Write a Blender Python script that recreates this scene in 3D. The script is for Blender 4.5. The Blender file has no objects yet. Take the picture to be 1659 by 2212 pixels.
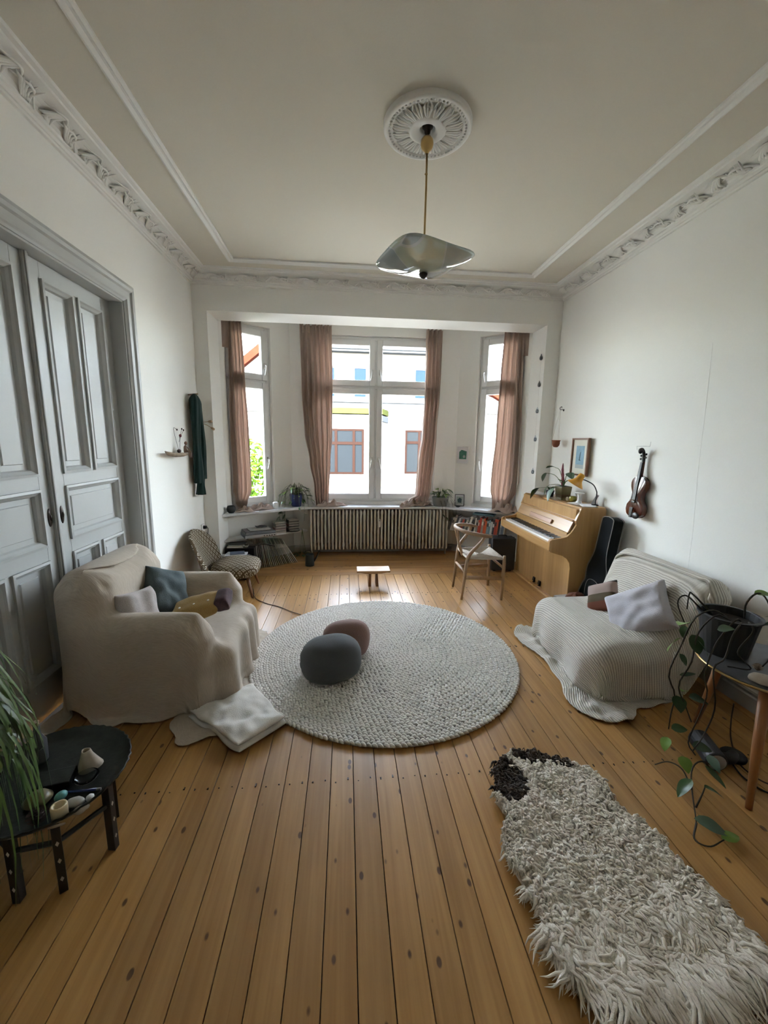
import bpy, bmesh, math, random
import numpy as np
from mathutils import Vector, Matrix, Euler

RNG = random.Random(11)
scene = bpy.context.scene
COL = scene.collection
PI = math.pi

# ------------------------------------------------------------------ camera
YAW, PITCH, ROLL, FPX = math.radians(5.37), math.radians(9.91), math.radians(0.85), 880.0
cam_d = bpy.data.cameras.new('camera')
cam_d.sensor_fit = 'VERTICAL'
cam_d.sensor_height = 36.0
cam_d.lens = 36.0 * FPX / 2212.0
cam_d.clip_start = 0.02
cam_d.clip_end = 300
cam = bpy.data.objects.new('camera', cam_d)
COL.objects.link(cam)
fw = Vector((math.sin(YAW), math.cos(YAW), 0)); rt = Vector((math.cos(YAW), -math.sin(YAW), 0)); up = Vector((0, 0, 1))
f2 = fw * math.cos(PITCH) - up * math.sin(PITCH)
u2 = up * math.cos(PITCH) + fw * math.sin(PITCH)
r3 = rt * math.cos(ROLL) + u2 * math.sin(ROLL)
u3 = u2 * math.cos(ROLL) - rt * math.sin(ROLL)
m = Matrix.Identity(4)
for i in range(3):
    m[i][0] = r3[i]; m[i][1] = u3[i]; m[i][2] = -f2[i]
m[2][3] = 1.60
cam.matrix_world = m
scene.camera = cam

# ------------------------------------------------------------------ light
world = bpy.data.worlds.new('sky'); scene.world = world
world.use_nodes = True
wn = world.node_tree
sky = wn.nodes.new('ShaderNodeTexSky')
sky.sky_type = 'NISHITA'
sky.sun_disc = False
sky.sun_elevation = math.radians(38)
sky.sun_rotation = math.radians(205)
sky.air_density = 1.0
sky.dust_density = 2.0
hs = wn.nodes.new('ShaderNodeHueSaturation'); hs.inputs['Saturation'].default_value = .42
wn.links.new(sky.outputs[0], hs.inputs['Color']); wn.links.new(hs.outputs[0], wn.nodes['Background'].inputs[0])
wn.nodes['Background'].inputs[1].default_value = 1.1

sun_d = bpy.data.lights.new('sun', 'SUN')
sun_d.energy = 4.5
sun_d.angle = math.radians(0.6)
sun_d.color = (1.0, 0.95, 0.88)
sun = bpy.data.objects.new('sun', sun_d); COL.objects.link(sun)
sun.rotation_euler = Vector((0.52, 1.0, -0.62)).to_track_quat('-Z', 'Y').to_euler()
sun.location = (-6, -12, 14)

scene.view_settings.view_transform = 'Standard'
scene.view_settings.look = 'None'
scene.view_settings.gamma = 1.0
scene.view_settings.exposure = 3.33
scene.view_settings.use_curve_mapping = False
scene.cycles.max_bounces = 8
scene.cycles.diffuse_bounces = 5
scene.cycles.glossy_bounces = 4
scene.cycles.transparent_max_bounces = 12
scene.cycles.transmission_bounces = 6
scene.cycles.sample_clamp_indirect = 8.0
scene.cycles.caustics_reflective = False
scene.cycles.caustics_refractive = False
scene.cycles.use_denoising = True
scene.cycles.use_adaptive_sampling = True
scene.cycles.adaptive_threshold = 0.045

# ------------------------------------------------------------------ helpers
def lin(h):
    """hex sRGB -> linear rgba"""
    c = [int(h[i:i+2], 16) / 255 for i in (0, 2, 4)]
    return tuple((x / 12.92 if x <= .04045 else ((x + .055) / 1.055) ** 2.4) for x in c) + (1.0,)

MATS = {}
def pm(name, col, rough=.6, metal=0., var=0., vscale=8., bump=0., bscale=40., stretch=None, sheen=0., coat=0., col2=None, trans=0., spec=.5):
    """plain procedural principled material: noise colour variation + noise bump"""
    m = bpy.data.materials.new(name); m.use_nodes = True
    nt = m.node_tree; b = nt.nodes['Principled BSDF']
    c = lin(col) if isinstance(col, str) else tuple(col) + (1.0,)
    b.inputs['Base Color'].default_value = c
    b.inputs['Roughness'].default_value = rough
    b.inputs['Metallic'].default_value = metal
    b.inputs['Specular IOR Level'].default_value = spec
    if sheen: b.inputs['Sheen Weight'].default_value = sheen
    if coat: b.inputs['Coat Weight'].default_value = coat
    if trans: b.inputs['Transmission Weight'].default_value = trans
    vec = None
    if var or bump or col2:
        tc = nt.nodes.new('ShaderNodeTexCoord'); vec = tc.outputs['Object']
        if stretch:
            mp = nt.nodes.new('ShaderNodeMapping'); mp.inputs['Scale'].default_value = stretch
            nt.links.new(vec, mp.inputs[0]); vec = mp.outputs[0]
    if var or col2:
        n = nt.nodes.new('ShaderNodeTexNoise'); n.inputs['Scale'].default_value = vscale; n.inputs['Detail'].default_value = 5
        nt.links.new(vec, n.inputs['Vector'])
        mx = nt.nodes.new('ShaderNodeMix'); mx.data_type = 'RGBA'
        cr = nt.nodes.new('ShaderNodeMapRange'); cr.inputs[1].default_value = .3; cr.inputs[2].default_value = .7
        nt.links.new(n.outputs['Fac'], cr.inputs[0]); nt.links.new(cr.outputs[0], mx.inputs['Factor'])
        if col2:
            d = lin(col2)
        else:
            d = tuple(max(0, x * (1 - var)) for x in c[:3]) + (1,)
        mx.inputs[6].default_value = c; mx.inputs[7].default_value = d
        nt.links.new(mx.outputs[2], b.inputs['Base Color'])
    if bump:
        n2 = nt.nodes.new('ShaderNodeTexNoise'); n2.inputs['Scale'].default_value = bscale; n2.inputs['Detail'].default_value = 3
        nt.links.new(vec, n2.inputs['Vector'])
        bp = nt.nodes.new('ShaderNodeBump'); bp.inputs['Strength'].default_value = bump; bp.inputs['Distance'].default_value = .004
        nt.links.new(n2.outputs['Fac'], bp.inputs['Height']); nt.links.new(bp.outputs[0], b.inputs['Normal'])
    MATS[name] = m
    return m

class MB:
    """collects geometry for ONE mesh object"""
    def __init__(s): s.v = []; s.f = []
    def add(s, vs, fs):
        o = len(s.v); s.v += [tuple(p) for p in vs]; s.f += [tuple(i + o for i in f) for f in fs]; return s
    def box(s, x0, x1, y0, y1, z0, z1):
        return s.add([(x0,y0,z0),(x1,y0,z0),(x1,y1,z0),(x0,y1,z0),(x0,y0,z1),(x1,y0,z1),(x1,y1,z1),(x0,y1,z1)],
            [(0,3,2,1),(4,5,6,7),(0,1,5,4),(1,2,6,5),(2,3,7,6),(3,0,4,7)])
    def obox(s, c, size, rot=(0,0,0)):
        e = Euler(rot).to_matrix(); a = MB().box(*[k * d / 2 for d in size for k in (-1, 1)])
        return s.add([e @ Vector(p) + Vector(c) for p in a.v], a.f)
    def tube(s, pts, rad, n=8, caps=True, flat=1.0):
        pts = [Vector(p) for p in pts]; k = len(pts)
        if not hasattr(rad, '__len__'): rad = [rad] * k
        t0 = (pts[1] - pts[0]).normalized()
        a = Vector((0, 0, 1)) if abs(t0.z) < .9 else Vector((1, 0, 0))
        u = t0.cross(a).normalized(); vs = []
        for i, p in enumerate(pts):
            t = ((pts[min(i+1, k-1)] - pts[max(i-1, 0)])).normalized()
            u = (u - t * u.dot(t))
            u = u.normalized() if u.length > 1e-6 else t.orthogonal().normalized()
            w = t.cross(u)
            for j in range(n):
                q = 2 * PI * j / n
                vs.append(p + (u * math.cos(q) + w * math.sin(q) * flat) * rad[i])
        fs = [(i*n+j, i*n+(j+1) % n, (i+1)*n+(j+1) % n, (i+1)*n+j) for i in range(k-1) for j in range(n)]
        if caps: fs += [tuple(range(n-1, -1, -1)), tuple((k-1)*n+j for j in range(n))]
        return s.add(vs, fs)
    def cyl(s, p0, p1, r0, r1=None, n=16):
        return s.tube([p0, p1], [r0, r0 if r1 is None else r1], n)
    def lathe(s, prof, n=24, c=(0,0,0), caps=False, rot=None, fn=None):
        vs = []
        for r, z in prof:
            for j in range(n):
                q = 2 * PI * j / n; rr = r * (fn(q, z) if fn else 1)
                vs.append(Vector((rr * math.cos(q), rr * math.sin(q), z)))
        if rot is not None:
            e = Euler(rot).to_matrix(); vs = [e @ p for p in vs]
        vs = [p + Vector(c) for p in vs]
        k = len(prof)
        fs = [(i*n+j, i*n+(j+1) % n, (i+1)*n+(j+1) % n, (i+1)*n+j) for i in range(k-1) for j in range(n)]
        if caps: fs += [tuple(range(n-1, -1, -1)), tuple((k-1)*n+j for j in range(n))]
        return s.add(vs, fs)
    def sph(s, c, r, nu=16, nv=10, rot=None, fn=None):
        r = (r, r, r) if not hasattr(r, '__len__') else r
        e = Euler(rot).to_matrix() if rot else Matrix.Identity(3); c = Vector(c)
        vs = [c + e @ Vector((0, 0, -r[2]))]
        for i in range(1, nv):
            th = -PI/2 + PI * i / nv
            for j in range(nu):
                ph = 2 * PI * j / nu
                d = Vector((math.cos(th)*math.cos(ph), math.cos(th)*math.sin(ph), math.sin(th)))
                k = fn(d) if fn else 1
                vs.append(c + e @ Vector((d.x*r[0]*k, d.y*r[1]*k, d.z*r[2]*k)))
        vs.append(c + e @ Vector((0, 0, r[2]))); T = len(vs) - 1
        fs = [(0, 1+(j+1) % nu, 1+j) for j in range(nu)]
        for i in range(nv-2):
            for j in range(nu):
                a = 1+i*nu; b = a+nu
                fs.append((a+j, a+(j+1) % nu, b+(j+1) % nu, b+j))
        a = 1+(nv-2)*nu
        fs += [(a+j, a+(j+1) % nu, T) for j in range(nu)]
        return s.add(vs, fs)
    def prism(s, poly, fn, d0, d1):
        """poly of 2-d points extruded; fn(a, b, d) -> 3-d point"""
        n = len(poly)
        vs = [fn(a, b, d0) for a, b in poly] + [fn(a, b, d1) for a, b in poly]
        fs = [tuple(range(n-1, -1, -1)), tuple(range(n, 2*n))] + [(i, (i+1) % n, n+(i+1) % n, n+i) for i in range(n)]
        return s.add(vs, fs)
    def grid(s, fn, nu, nv, wu=False):
        vs = [fn(i/(nu if wu else nu-1), j/(nv-1)) for j in range(nv) for i in range(nu)]
        fs = []
        for j in range(nv-1):
            for i in range(nu if wu else nu-1):
                fs.append((j*nu+i, j*nu+(i+1) % nu, (j+1)*nu+(i+1) % nu, (j+1)*nu+i))
        return s.add(vs, fs)
    def mesh(s, name, smooth=False):
        me = bpy.data.meshes.new(name); me.from_pydata([tuple(p) for p in s.v], [], s.f)
        bm = bmesh.new(); bm.from_mesh(me); bmesh.ops.recalc_face_normals(bm, faces=bm.faces[:]); bm.to_mesh(me); bm.free()
        if smooth: me.polygons.foreach_set('use_smooth', [True] * len(me.polygons))
        return me
    def build(s, name, mat, parent=None, smooth=False, bev=0., sub=0, solid=0., label=None, cat=None, group=None, kind=None, loc=None, rot=None):
        return link(s.mesh(name, smooth), name, mat, parent, bev, sub, solid, label, cat, group, kind, loc, rot)

def link(me, name, mat, parent=None, bev=0., sub=0, solid=0., label=None, cat=None, group=None, kind=None, loc=None, rot=None):
    o = bpy.data.objects.new(name, me); COL.objects.link(o)
    if mat is not None and not me.materials:
        me.materials.append(MATS[mat] if isinstance(mat, str) else mat)
    if parent is not None: o.parent = parent
    if loc is not None: o.location = loc
    if rot is not None: o.rotation_euler = rot
    if solid:
        md = o.modifiers.new('s', 'SOLIDIFY'); md.thickness = solid; md.offset = 0
    if bev:
        md = o.modifiers.new('b', 'BEVEL'); md.width = bev; md.segments = 2; md.limit_method = 'ANGLE'; md.angle_limit = math.radians(40)
    if sub:
        md = o.modifiers.new('u', 'SUBSURF'); md.levels = sub; md.render_levels = sub
    return tag(o, label, cat, group, kind)

def tag(o, label=None, cat=None, group=None, kind=None):
    if label: o['label'] = label
    if cat: o['category'] = cat
    if group: o['group'] = group
    if kind: o['kind'] = kind
    return o

def thing(name, label, cat, loc=(0,0,0), rz=0., group=None, rot=None, kind=None):
    o = bpy.data.objects.new(name, None); COL.objects.link(o)
    o.empty_display_size = .05
    o.location = loc; o.rotation_euler = rot if rot else (0, 0, rz)
    return tag(o, label, cat, group, kind)

def copy_tree(o, parent=None, label=None, loc=None, rot=None):
    c = o.copy(); COL.objects.link(c); c.parent = parent
    for ch in o.children: copy_tree(ch, c)
    if label: c['label'] = label
    if loc is not None: c.location = loc
    if rot is not None: c.rotation_euler = rot
    return c

def noise3(p, s=1.0):
    from mathutils import noise as N
    return N.noise(Vector(p) * s)

def smooth_path(pts, n=24):
    """Catmull-Rom through points"""
    P = [Vector(p) for p in pts]; P = [P[0]*2-P[1]] + P + [P[-1]*2-P[-2]]
    out = []; k = len(P) - 3
    for i in range(n+1):
        t = i / n * k; a = min(int(t), k-1); t -= a
        p0, p1, p2, p3 = P[a:a+4]
        out.append(.5 * ((2*p1) + (p2-p0)*t + (2*p0-5*p1+4*p2-p3)*t*t + (3*p1-p0-3*p2+p3)*t**3))
    return out
# ------------------------------------------------------------------ room materials
XL, XR, YF, YB, ZC = -1.63, 2.48, -1.35, 4.80, 3.31
pm('wall_white', (.87, .862, .82), rough=.9, bump=.12, bscale=90)
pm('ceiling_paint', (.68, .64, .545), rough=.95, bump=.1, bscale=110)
pm('stucco', (.80, .79, .75), rough=.8, bump=.08, bscale=60)
pm('door_grey', (.46, .47, .46), rough=.45, bump=.05, bscale=30)
pm('window_white', (.74, .74, .73), rough=.35)
pm('sill_white', (.66, .66, .67), rough=.3, var=.06, vscale=5)
pm('dark_metal', (.05, .04, .035), rough=.4, metal=.8)
pm('chrome', (.75, .75, .75), rough=.2, metal=1)
pm('brass', (.55, .38, .16), rough=.28, metal=1)
pm('radiator_white', (.62, .60, .54), rough=.4, var=.08, vscale=6)
pm('skirting_grey', (.42, .42, .41), rough=.5)
pm('plaster_outer', (.55, .53, .5), rough=.9)

def glass_mat(name, tint=(1, 1, 1), refl=.06):
    m = bpy.data.materials.new(name); m.use_nodes = True; nt = m.node_tree
    nt.nodes.remove(nt.nodes['Principled BSDF']); out = nt.nodes['Material Output']
    t = nt.nodes.new('ShaderNodeBsdfTransparent'); t.inputs[0].default_value = tint + (1,)
    g = nt.nodes.new('ShaderNodeBsdfGlossy'); g.inputs['Roughness'].default_value = .02
    mx = nt.nodes.new('ShaderNodeMixShader'); fr = nt.nodes.new('ShaderNodeFresnel'); fr.inputs[0].default_value = 1.25
    nt.links.new(fr.outputs[0], mx.inputs[0]); nt.links.new(t.outputs[0], mx.inputs[1]); nt.links.new(g.outputs[0], mx.inputs[2])
    nt.links.new(mx.outputs[0], out.inputs[0]); MATS[name] = m
    return m
glass_mat('window_glass', (.96, .98, .98))

def plank_mat(name, along, c1, c2, c3, knots=True, rough=.28, scale=1.0):
    """pine board: grain runs along axis `along` (0 x, 1 y, 2 z); every board gets its own cut of the grain"""
    m = bpy.data.materials.new(name); m.use_nodes = True; nt = m.node_tree; N = nt.nodes.new; Lk = nt.links.new
    b = nt.nodes['Principled BSDF']; b.inputs['Specular IOR Level'].default_value = .5
    tc = N('ShaderNodeTexCoord'); oi = N('ShaderNodeObjectInfo')
    mul = N('ShaderNodeVectorMath'); mul.operation = 'SCALE'; mul.inputs[3].default_value = 1
    cmb = N('ShaderNodeCombineXYZ')
    r1 = N('ShaderNodeMath'); r1.operation = 'MULTIPLY'; r1.inputs[1].default_value = 37.0; Lk(oi.outputs['Random'], r1.inputs[0])
    r2 = N('ShaderNodeMath'); r2.operation = 'MULTIPLY'; r2.inputs[1].default_value = 91.0; Lk(oi.outputs['Random'], r2.inputs[0])
    r4 = N('ShaderNodeMath'); r4.operation = 'MULTIPLY'; r4.inputs[1].default_value = 53.0; Lk(oi.outputs['Random'], r4.inputs[0])
    for i, r in enumerate((r1, r2, r4)): Lk(r.outputs[0], cmb.inputs[i])
    add = N('ShaderNodeVectorMath'); add.operation = 'ADD'; Lk(tc.outputs['Object'], add.inputs[0]); Lk(cmb.outputs[0], add.inputs[1])
    def mapped(across, al):
        mp = N('ShaderNodeMapping'); s = [across] * 3; s[along] = al; mp.inputs['Scale'].default_value = [k * scale for k in s]
        Lk(add.outputs[0], mp.inputs[0]); return mp.outputs[0]
    n1 = N('ShaderNodeTexNoise'); n1.inputs['Scale'].default_value = 1; n1.inputs['Detail'].default_value = 6; n1.inputs['Distortion'].default_value = .6
    Lk(mapped(46, 1.6), n1.inputs['Vector'])
    n2 = N('ShaderNodeTexNoise'); n2.inputs['Scale'].default_value = 1; n2.inputs['Detail'].default_value = 3
    Lk(mapped(7, 1.1), n2.inputs['Vector'])
    ramp = N('ShaderNodeValToRGB'); e = ramp.color_ramp.elements
    e[0].position = .32; e[0].color = tuple(c2) + (1,); e[1].position = .66; e[1].color = tuple(c1) + (1,)
    Lk(n1.outputs['Fac'], ramp.inputs[0])
    mx = N('ShaderNodeMix'); mx.data_type = 'RGBA'; mx.blend_type = 'MULTIPLY'; mx.inputs['Factor'].default_value = .55
    rp2 = N('ShaderNodeValToRGB'); q = rp2.color_ramp.elements; q[0].position = .3; q[0].color = (.68, .62, .52, 1); q[1].position = .7; q[1].color = (1.1, 1.1, 1.1, 1)
    Lk(n2.outputs['Fac'], rp2.inputs[0]); Lk(ramp.outputs[0], mx.inputs[6]); Lk(rp2.outputs[0], mx.inputs[7])
    last = mx.outputs[2]
    hv = N('ShaderNodeHueSaturation'); mr = N('ShaderNodeMapRange'); mr.inputs[3].default_value = .84; mr.inputs[4].default_value = 1.14
    Lk(oi.outputs['Random'], mr.inputs[0]); Lk(mr.outputs[0], hv.inputs['Value']); Lk(last, hv.inputs['Color']); last = hv.outputs[0]
    if knots:
        vo = N('ShaderNodeTexVoronoi'); vo.inputs['Scale'].default_value = 1; vo.inputs['Randomness'].default_value = 1
        nd = N('ShaderNodeTexNoise'); nd.inputs['Scale'].default_value = 6; Lk(add.outputs[0], nd.inputs['Vector'])
        va = N('ShaderNodeMix'); va.data_type = 'VECTOR'; va.inputs['Factor'].default_value = .06
        Lk(mapped(19, 10), va.inputs[4]); Lk(nd.outputs['Color'], va.inputs[5]); Lk(va.outputs[1], vo.inputs['Vector'])
        kr = N('ShaderNodeValToRGB'); ke = kr.color_ramp.elements
        ke[0].position = .12; ke[0].color = (1, 1, 1, 1); ke[1].position = .175; ke[1].color = (0, 0, 0, 1)
        Lk(vo.outputs['Distance'], kr.inputs[0])
        gt = N('ShaderNodeMath'); gt.operation = 'GREATER_THAN'; gt.inputs[1].default_value = .60
        sp = N('ShaderNodeSeparateColor'); Lk(vo.outputs['Color'], sp.inputs[0]); Lk(sp.outputs[0], gt.inputs[0])
        km = N('ShaderNodeMath'); km.operation = 'MULTIPLY'; Lk(kr.outputs[0], km.inputs[0]); Lk(gt.outputs[0], km.inputs[1])
        km2 = N('ShaderNodeMath'); km2.operation = 'MULTIPLY'; km2.inputs[1].default_value = .92; Lk(km.outputs[0], km2.inputs[0])
        kx = N('ShaderNodeMix'); kx.data_type = 'RGBA'; kx.inputs[7].default_value = tuple(c3) + (1,)
        Lk(km2.outputs[0], kx.inputs['Factor']); Lk(last, kx.inputs[6]); last = kx.outputs[2]
    Lk(last, b.inputs['Base Color'])
    rr = N('ShaderNodeMapRange'); rr.inputs[3].default_value = rough; rr.inputs[4].default_value = rough + .14; Lk(n2.outputs['Fac'], rr.inputs[0]); Lk(rr.outputs[0], b.inputs['Roughness'])
    bp = N('ShaderNodeBump'); bp.inputs['Strength'].default_value = .12; bp.inputs['Distance'].default_value = .002
    Lk(n1.outputs['Fac'], bp.inputs['Height']); Lk(bp.outputs[0], b.inputs['Normal'])
    MATS[name] = m
    return m
plank_mat('pine_floor', 1, (.47, .262, .085), (.375, .19, .054), (.075, .028, .008))
plank_mat('pine_floor_cross', 0, (.49, .275, .11), (.38, .19, .065), (.075, .028, .008))
pm('subfloor', (.02, .012, .006), rough=.9)

def setting(name, mb, mat, label=None, **k):
    return mb.build(name, mat, kind='structure', label=label, **k)

# ------------------------------------------------------------------ floor: every board a part
floor = setting('floor', MB().box(XL-.2, XR+.2, YF-.1, 6.2, -.08, -.022), 'subfloor', 'varnished knotty pine floor of long boards with dark joints')
BW = .1078
YS = 4.73                       # where the long boards meet the cross boards of the bay
x0 = .0                         # phase of the joints
from math import floor as fl_
def board_x0():
    # one joint runs through the point seen at the front edge of the picture
    return -.0755
plank_me = {}
def plank_mesh(L, w, ax):
    key = (round(L, 3), round(w, 4), ax)
    if key not in plank_me:
        g = .0016
        b = MB()
        if ax == 1: b.box(-w/2+g, w/2-g, -L/2, L/2, -.022, 0)
        else: b.box(-L/2, L/2, -w/2+g, w/2-g, -.022, 0)
        plank_me[key] = b.mesh('plank')
    return plank_me[key]
k = int((XL - .1 - board_x0()) / BW) - 1
while True:
    xa = board_x0() + k * BW; k += 1
    if xa > XR: break
    if xa + BW < XL - .02: continue
    dz = RNG.uniform(-.0008, .0008)
    o = link(plank_mesh(YS-YF+.05, BW, 1), 'plank', 'pine_floor', floor, loc=(xa+BW/2, (YS+YF-.05)/2, dz), bev=.0012)
yb = YS
j = 0
while yb < 5.95:
    w = .118
    hw = 2.2 if yb < 5.1 else 1.75
    o = link(plank_mesh(2*hw, w, 0), 'plank', 'pine_floor_cross', floor, loc=(.41, yb+w/2, RNG.uniform(-.0008, .0008)), bev=.0012)
    yb += w
nails = MB()
for yy in (1.70, 2.9, 4.1):
    kx = -13
    for kx in range(-14, 24):
        xx = board_x0() + kx * BW
        if not (XL < xx < XR - BW): continue
        for fx in (.22, .76):
            nails.cyl((xx + BW*fx, yy + RNG.uniform(-.008, .008) + .012*(fx > .5), -.001), (xx + BW*fx, yy + RNG.uniform(-.008, .008), .0012), .0035, n=6)
nails.build('nail_heads', 'dark_metal', floor, kind='stuff')

# ------------------------------------------------------------------ walls
DY0, DY1, DZ1 = 1.74, 3.36, 2.58          # sliding door opening in the left wall
b = MB().box(XL-.25, XL, YF, DY0, 0, ZC).box(XL-.25, XL, DY1, YB, 0, ZC).box(XL-.25, XL, DY0, DY1, DZ1, ZC).box(XL-.25, XL-.2, DY0, DY1, 0, DZ1)
setting('wall_left', b, 'wall_white', 'white plaster wall with the grey sliding doors')
wr = setting('wall_right', MB().box(XR, XR+.25, YF, YB+.5, 0, ZC), 'wall_white', 'white textured wall behind the violin and the sofa')
MB().tube([(XR-.0005, 2.708, 2.29), (XR-.0005, 2.69, 1.9), (XR-.0005, 2.675, 1.4), (XR-.0005, 2.645, 1.0), (XR-.0005, 2.63, .3)], .0008, 5).build('wallpaper_seam', 'wall_white', wr)
setting('wall_front', MB().box(XL-.25, XR+.25, YF-.25, YF, 0, ZC), 'wall_white', 'white wall behind the viewer')
PXL, PXR, BY1, BZ = -1.48, 2.31, 5.17, 2.942   # bay opening
b = MB().box(XL-.25, PXL, YB, BY1, 0, ZC).box(PXR, XR+.25, YB, BY1, 0, ZC).box(PXL, PXR, YB, BY1, BZ, ZC)
setting('wall_back', b, 'wall_white', 'white wall with the wide opening into the bay window')
setting('ceiling', MB().box(XL-.25, XR+.25, YF-.25, BY1, ZC, ZC+.12), 'ceiling_paint', 'warm white plaster ceiling')
setting('ceiling_bay', MB().box(XL-.6, XR+.6, BY1, 6.5, 3.12, ZC+.12), 'wall_white', 'white ceiling of the bay')

# bay plan (inner faces)
CL, CR, YW = -.75, 1.57, 5.80
TH = .26
def wall_seg(mb, a, c, s0, s1, z0, z1, d0=0., d1=TH):
    """slab along the plan line a->c between distances s0..s1, thickness outward d0..d1"""
    a = Vector(a); c = Vector(c); t = (c-a).normalized(); n = Vector((-t.y, t.x))
    if n.dot(Vector((.41, 3.5)) - a) > 0: n = -n
    P = [a+t*s0+n*d0, a+t*s1+n*d0, a+t*s1+n*d1, a+t*s0+n*d1]
    mb.add([(p.x, p.y, z) for z in (z0, z1) for p in P], [(0,3,2,1),(4,5,6,7),(0,1,5,4),(1,2,6,5),(2,3,7,6),(3,0,4,7)])
    return mb
WZ0, WZ1 = .735, 2.985
cw0, cw1 = .41-.86-CL, .41+.86-CL          # centre window span along the wall
b = MB()
A, B = (CL, YW), (CR, YW); Lc = CR-CL
wall_seg(b, A, B, 0, cw0, 0, 3.12); wall_seg(b, A, B, cw1, Lc, 0, 3.12); wall_seg(b, A, B, cw0, cw1, 0, WZ0); wall_seg(b, A, B, cw0, cw1, WZ1, 3.12)
setting('wall_bay_centre', b, 'wall_white', 'white wall of the bay around the middle window')
cant = {}
for nm, a, c, lab in (('left', (CL, YW), (PXL, BY1), 'white slanted wall of the bay on the left'), ('right', (CR, YW), (PXR, BY1), 'white slanted wall of the bay on the right')):
    Ls = (Vector(c)-Vector(a)).length; s0, s1 = .285, .90
    b = MB(); wall_seg(b, a, c, -.1, s0, 0, 3.12); wall_seg(b, a, c, s1, Ls+.05, 0, 3.12); wall_seg(b, a, c, s0, s1, 0, WZ0); wall_seg(b, a, c, s0, s1, WZ1, 3.12)
    setting('wall_bay_'+nm, b, 'wall_white', lab); cant[nm] = (a, c, s0, s1)

# ------------------------------------------------------------------ windows
def handle_mb(x, z, side):
    h = MB().obox((x, -.012, z), (.022, .012, .07))
    h.tube(smooth_path([(x, -.02, z), (x, -.045, z), (x+.004*side, -.05, z-.03), (x+.012*side, -.05, z-.08), (x+.022*side, -.045, z-.125)], 10), .0085, 8)
    return h
def make_window(name, label, W, loc, rz, split, hand):
    """local x along the wall, y outwards, z up; split: mullion in the middle"""
    root = thing(name, label, None, loc, rz, kind='structure')
    H0, H1, ZT = WZ0, WZ1, 2.325
    f = MB(); t = .055
    f.box(0, t, .05, .13, H0, H1).box(W-t, W, .05, .13, H0, H1).box(t, W-t, .05, .13, H0, H0+t).box(t, W-t, .05, .13, H1-t, H1).box(t, W-t, .05, .13, ZT-.03, ZT+.03)
    if split: f.box(W/2-.028, W/2+.028, .05, .13, H0+t, ZT-.03).box(W/2-.028, W/2+.028, .05, .13, ZT+.03, H1-t)
    f.build('window_frame', 'window_white', root, bev=.006)
    cols = [(t-.02, W/2-.012, 1), (W/2+.012, W-t+.02, -1)] if split else [(t-.02, W-t+.02, hand)]
    for (a, c, hs) in cols:
        for (z0, z1, hz) in ((H0+t-.02, ZT-.014, 1.33), (ZT+.014, H1-t+.02, 2.52)):
            s = MB(); w = .078
            s.box(a, a+w, .03, .09, z0, z1).box(c-w, c, .03, .09, z0, z1).box(a+w, c-w, .03, .09, z0, z0+w).box(a+w, c-w, .03, .09, z1-w, z1)
            so = s.build('sash', 'window_white', root, bev=.008)
            MB().box(a+w-.005, c-w+.005, .055, .061, z0+w-.005, z1-w+.005).build('pane', 'window_glass', so)
            hx = c-w/2 if hs > 0 else a+w/2
            hm = handle_mb(hx, hz, -hs); hm.v = [(x, y+.03, z) for x, y, z in hm.v]
            hm.build('handle', 'chrome' if False else 'window_white', so, smooth=True)
    return root
make_window('window_1', 'wide four-pane white window in the middle of the bay', cw1-cw0, (CL+cw0, YW, 0), 0, True, 1)
a, c, s0, s1 = cant['left']; t = (Vector(a)-Vector(c)).normalized(); p = Vector(a)-t*s1
make_window('window_2', 'narrow white window in the slanted left side of the bay', s1-s0, (p.x, p.y, 0), math.atan2(t.y, t.x), False, 1)
a, c, s0, s1 = cant['right']; t = (Vector(c)-Vector(a)).normalized(); p = Vector(a)+t*s0
make_window('window_3', 'narrow white window in the slanted right side of the bay', s1-s0, (p.x, p.y, 0), math.atan2(t.y, t.x), False, -1)

# deep window board over radiator and shelves
SZ = .70
poly = [(PXL, 4.94), (-.56, 5.53), (1.38, 5.53), (PXR, 4.94), (PXR, BY1), (CR, YW+.05), (CL, YW+.05), (PXL, BY1)]
MBs = MB().prism(poly, lambda x, y, z: (x, y, z), SZ-.032, SZ)
sill = setting('trim_1', MBs, 'sill_white', 'white window board running round the bay above the radiator', bev=.006)
MB().box(CL+cw0-.01, CL+cw1+.01, YW-.012, YW+.06, SZ, WZ0+.006).build('window_board_upstand', 'window_white', sill)
b = MB(); 
for nm in ('left', 'right'):
    a, c, s0, s1 = cant[nm]; b = MB(); wall_seg(b, a, c, s0-.01, s1+.01, SZ, WZ0+.006, -.012, .06); b.build('window_board_upstand', 'window_white', sill)
# lower shelves under the board in the slanted corners
for nm, px, sg in (('left', PXL, 1), ('right', PXR, -1)):
    cx = CL if nm == 'left' else CR
    poly = [(px, 4.98), (px+sg*.94, 5.62), (cx, YW), (px, BY1)]
    setting('trim_2' if nm == 'left' else 'trim_3', MB().prism(poly, lambda x, y, z: (x, y, z), .345 if sg > 0 else .36, .37 if sg > 0 else .385), 'sill_white', 'white low shelf board in the %s corner of the bay' % nm, bev=.003)

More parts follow.
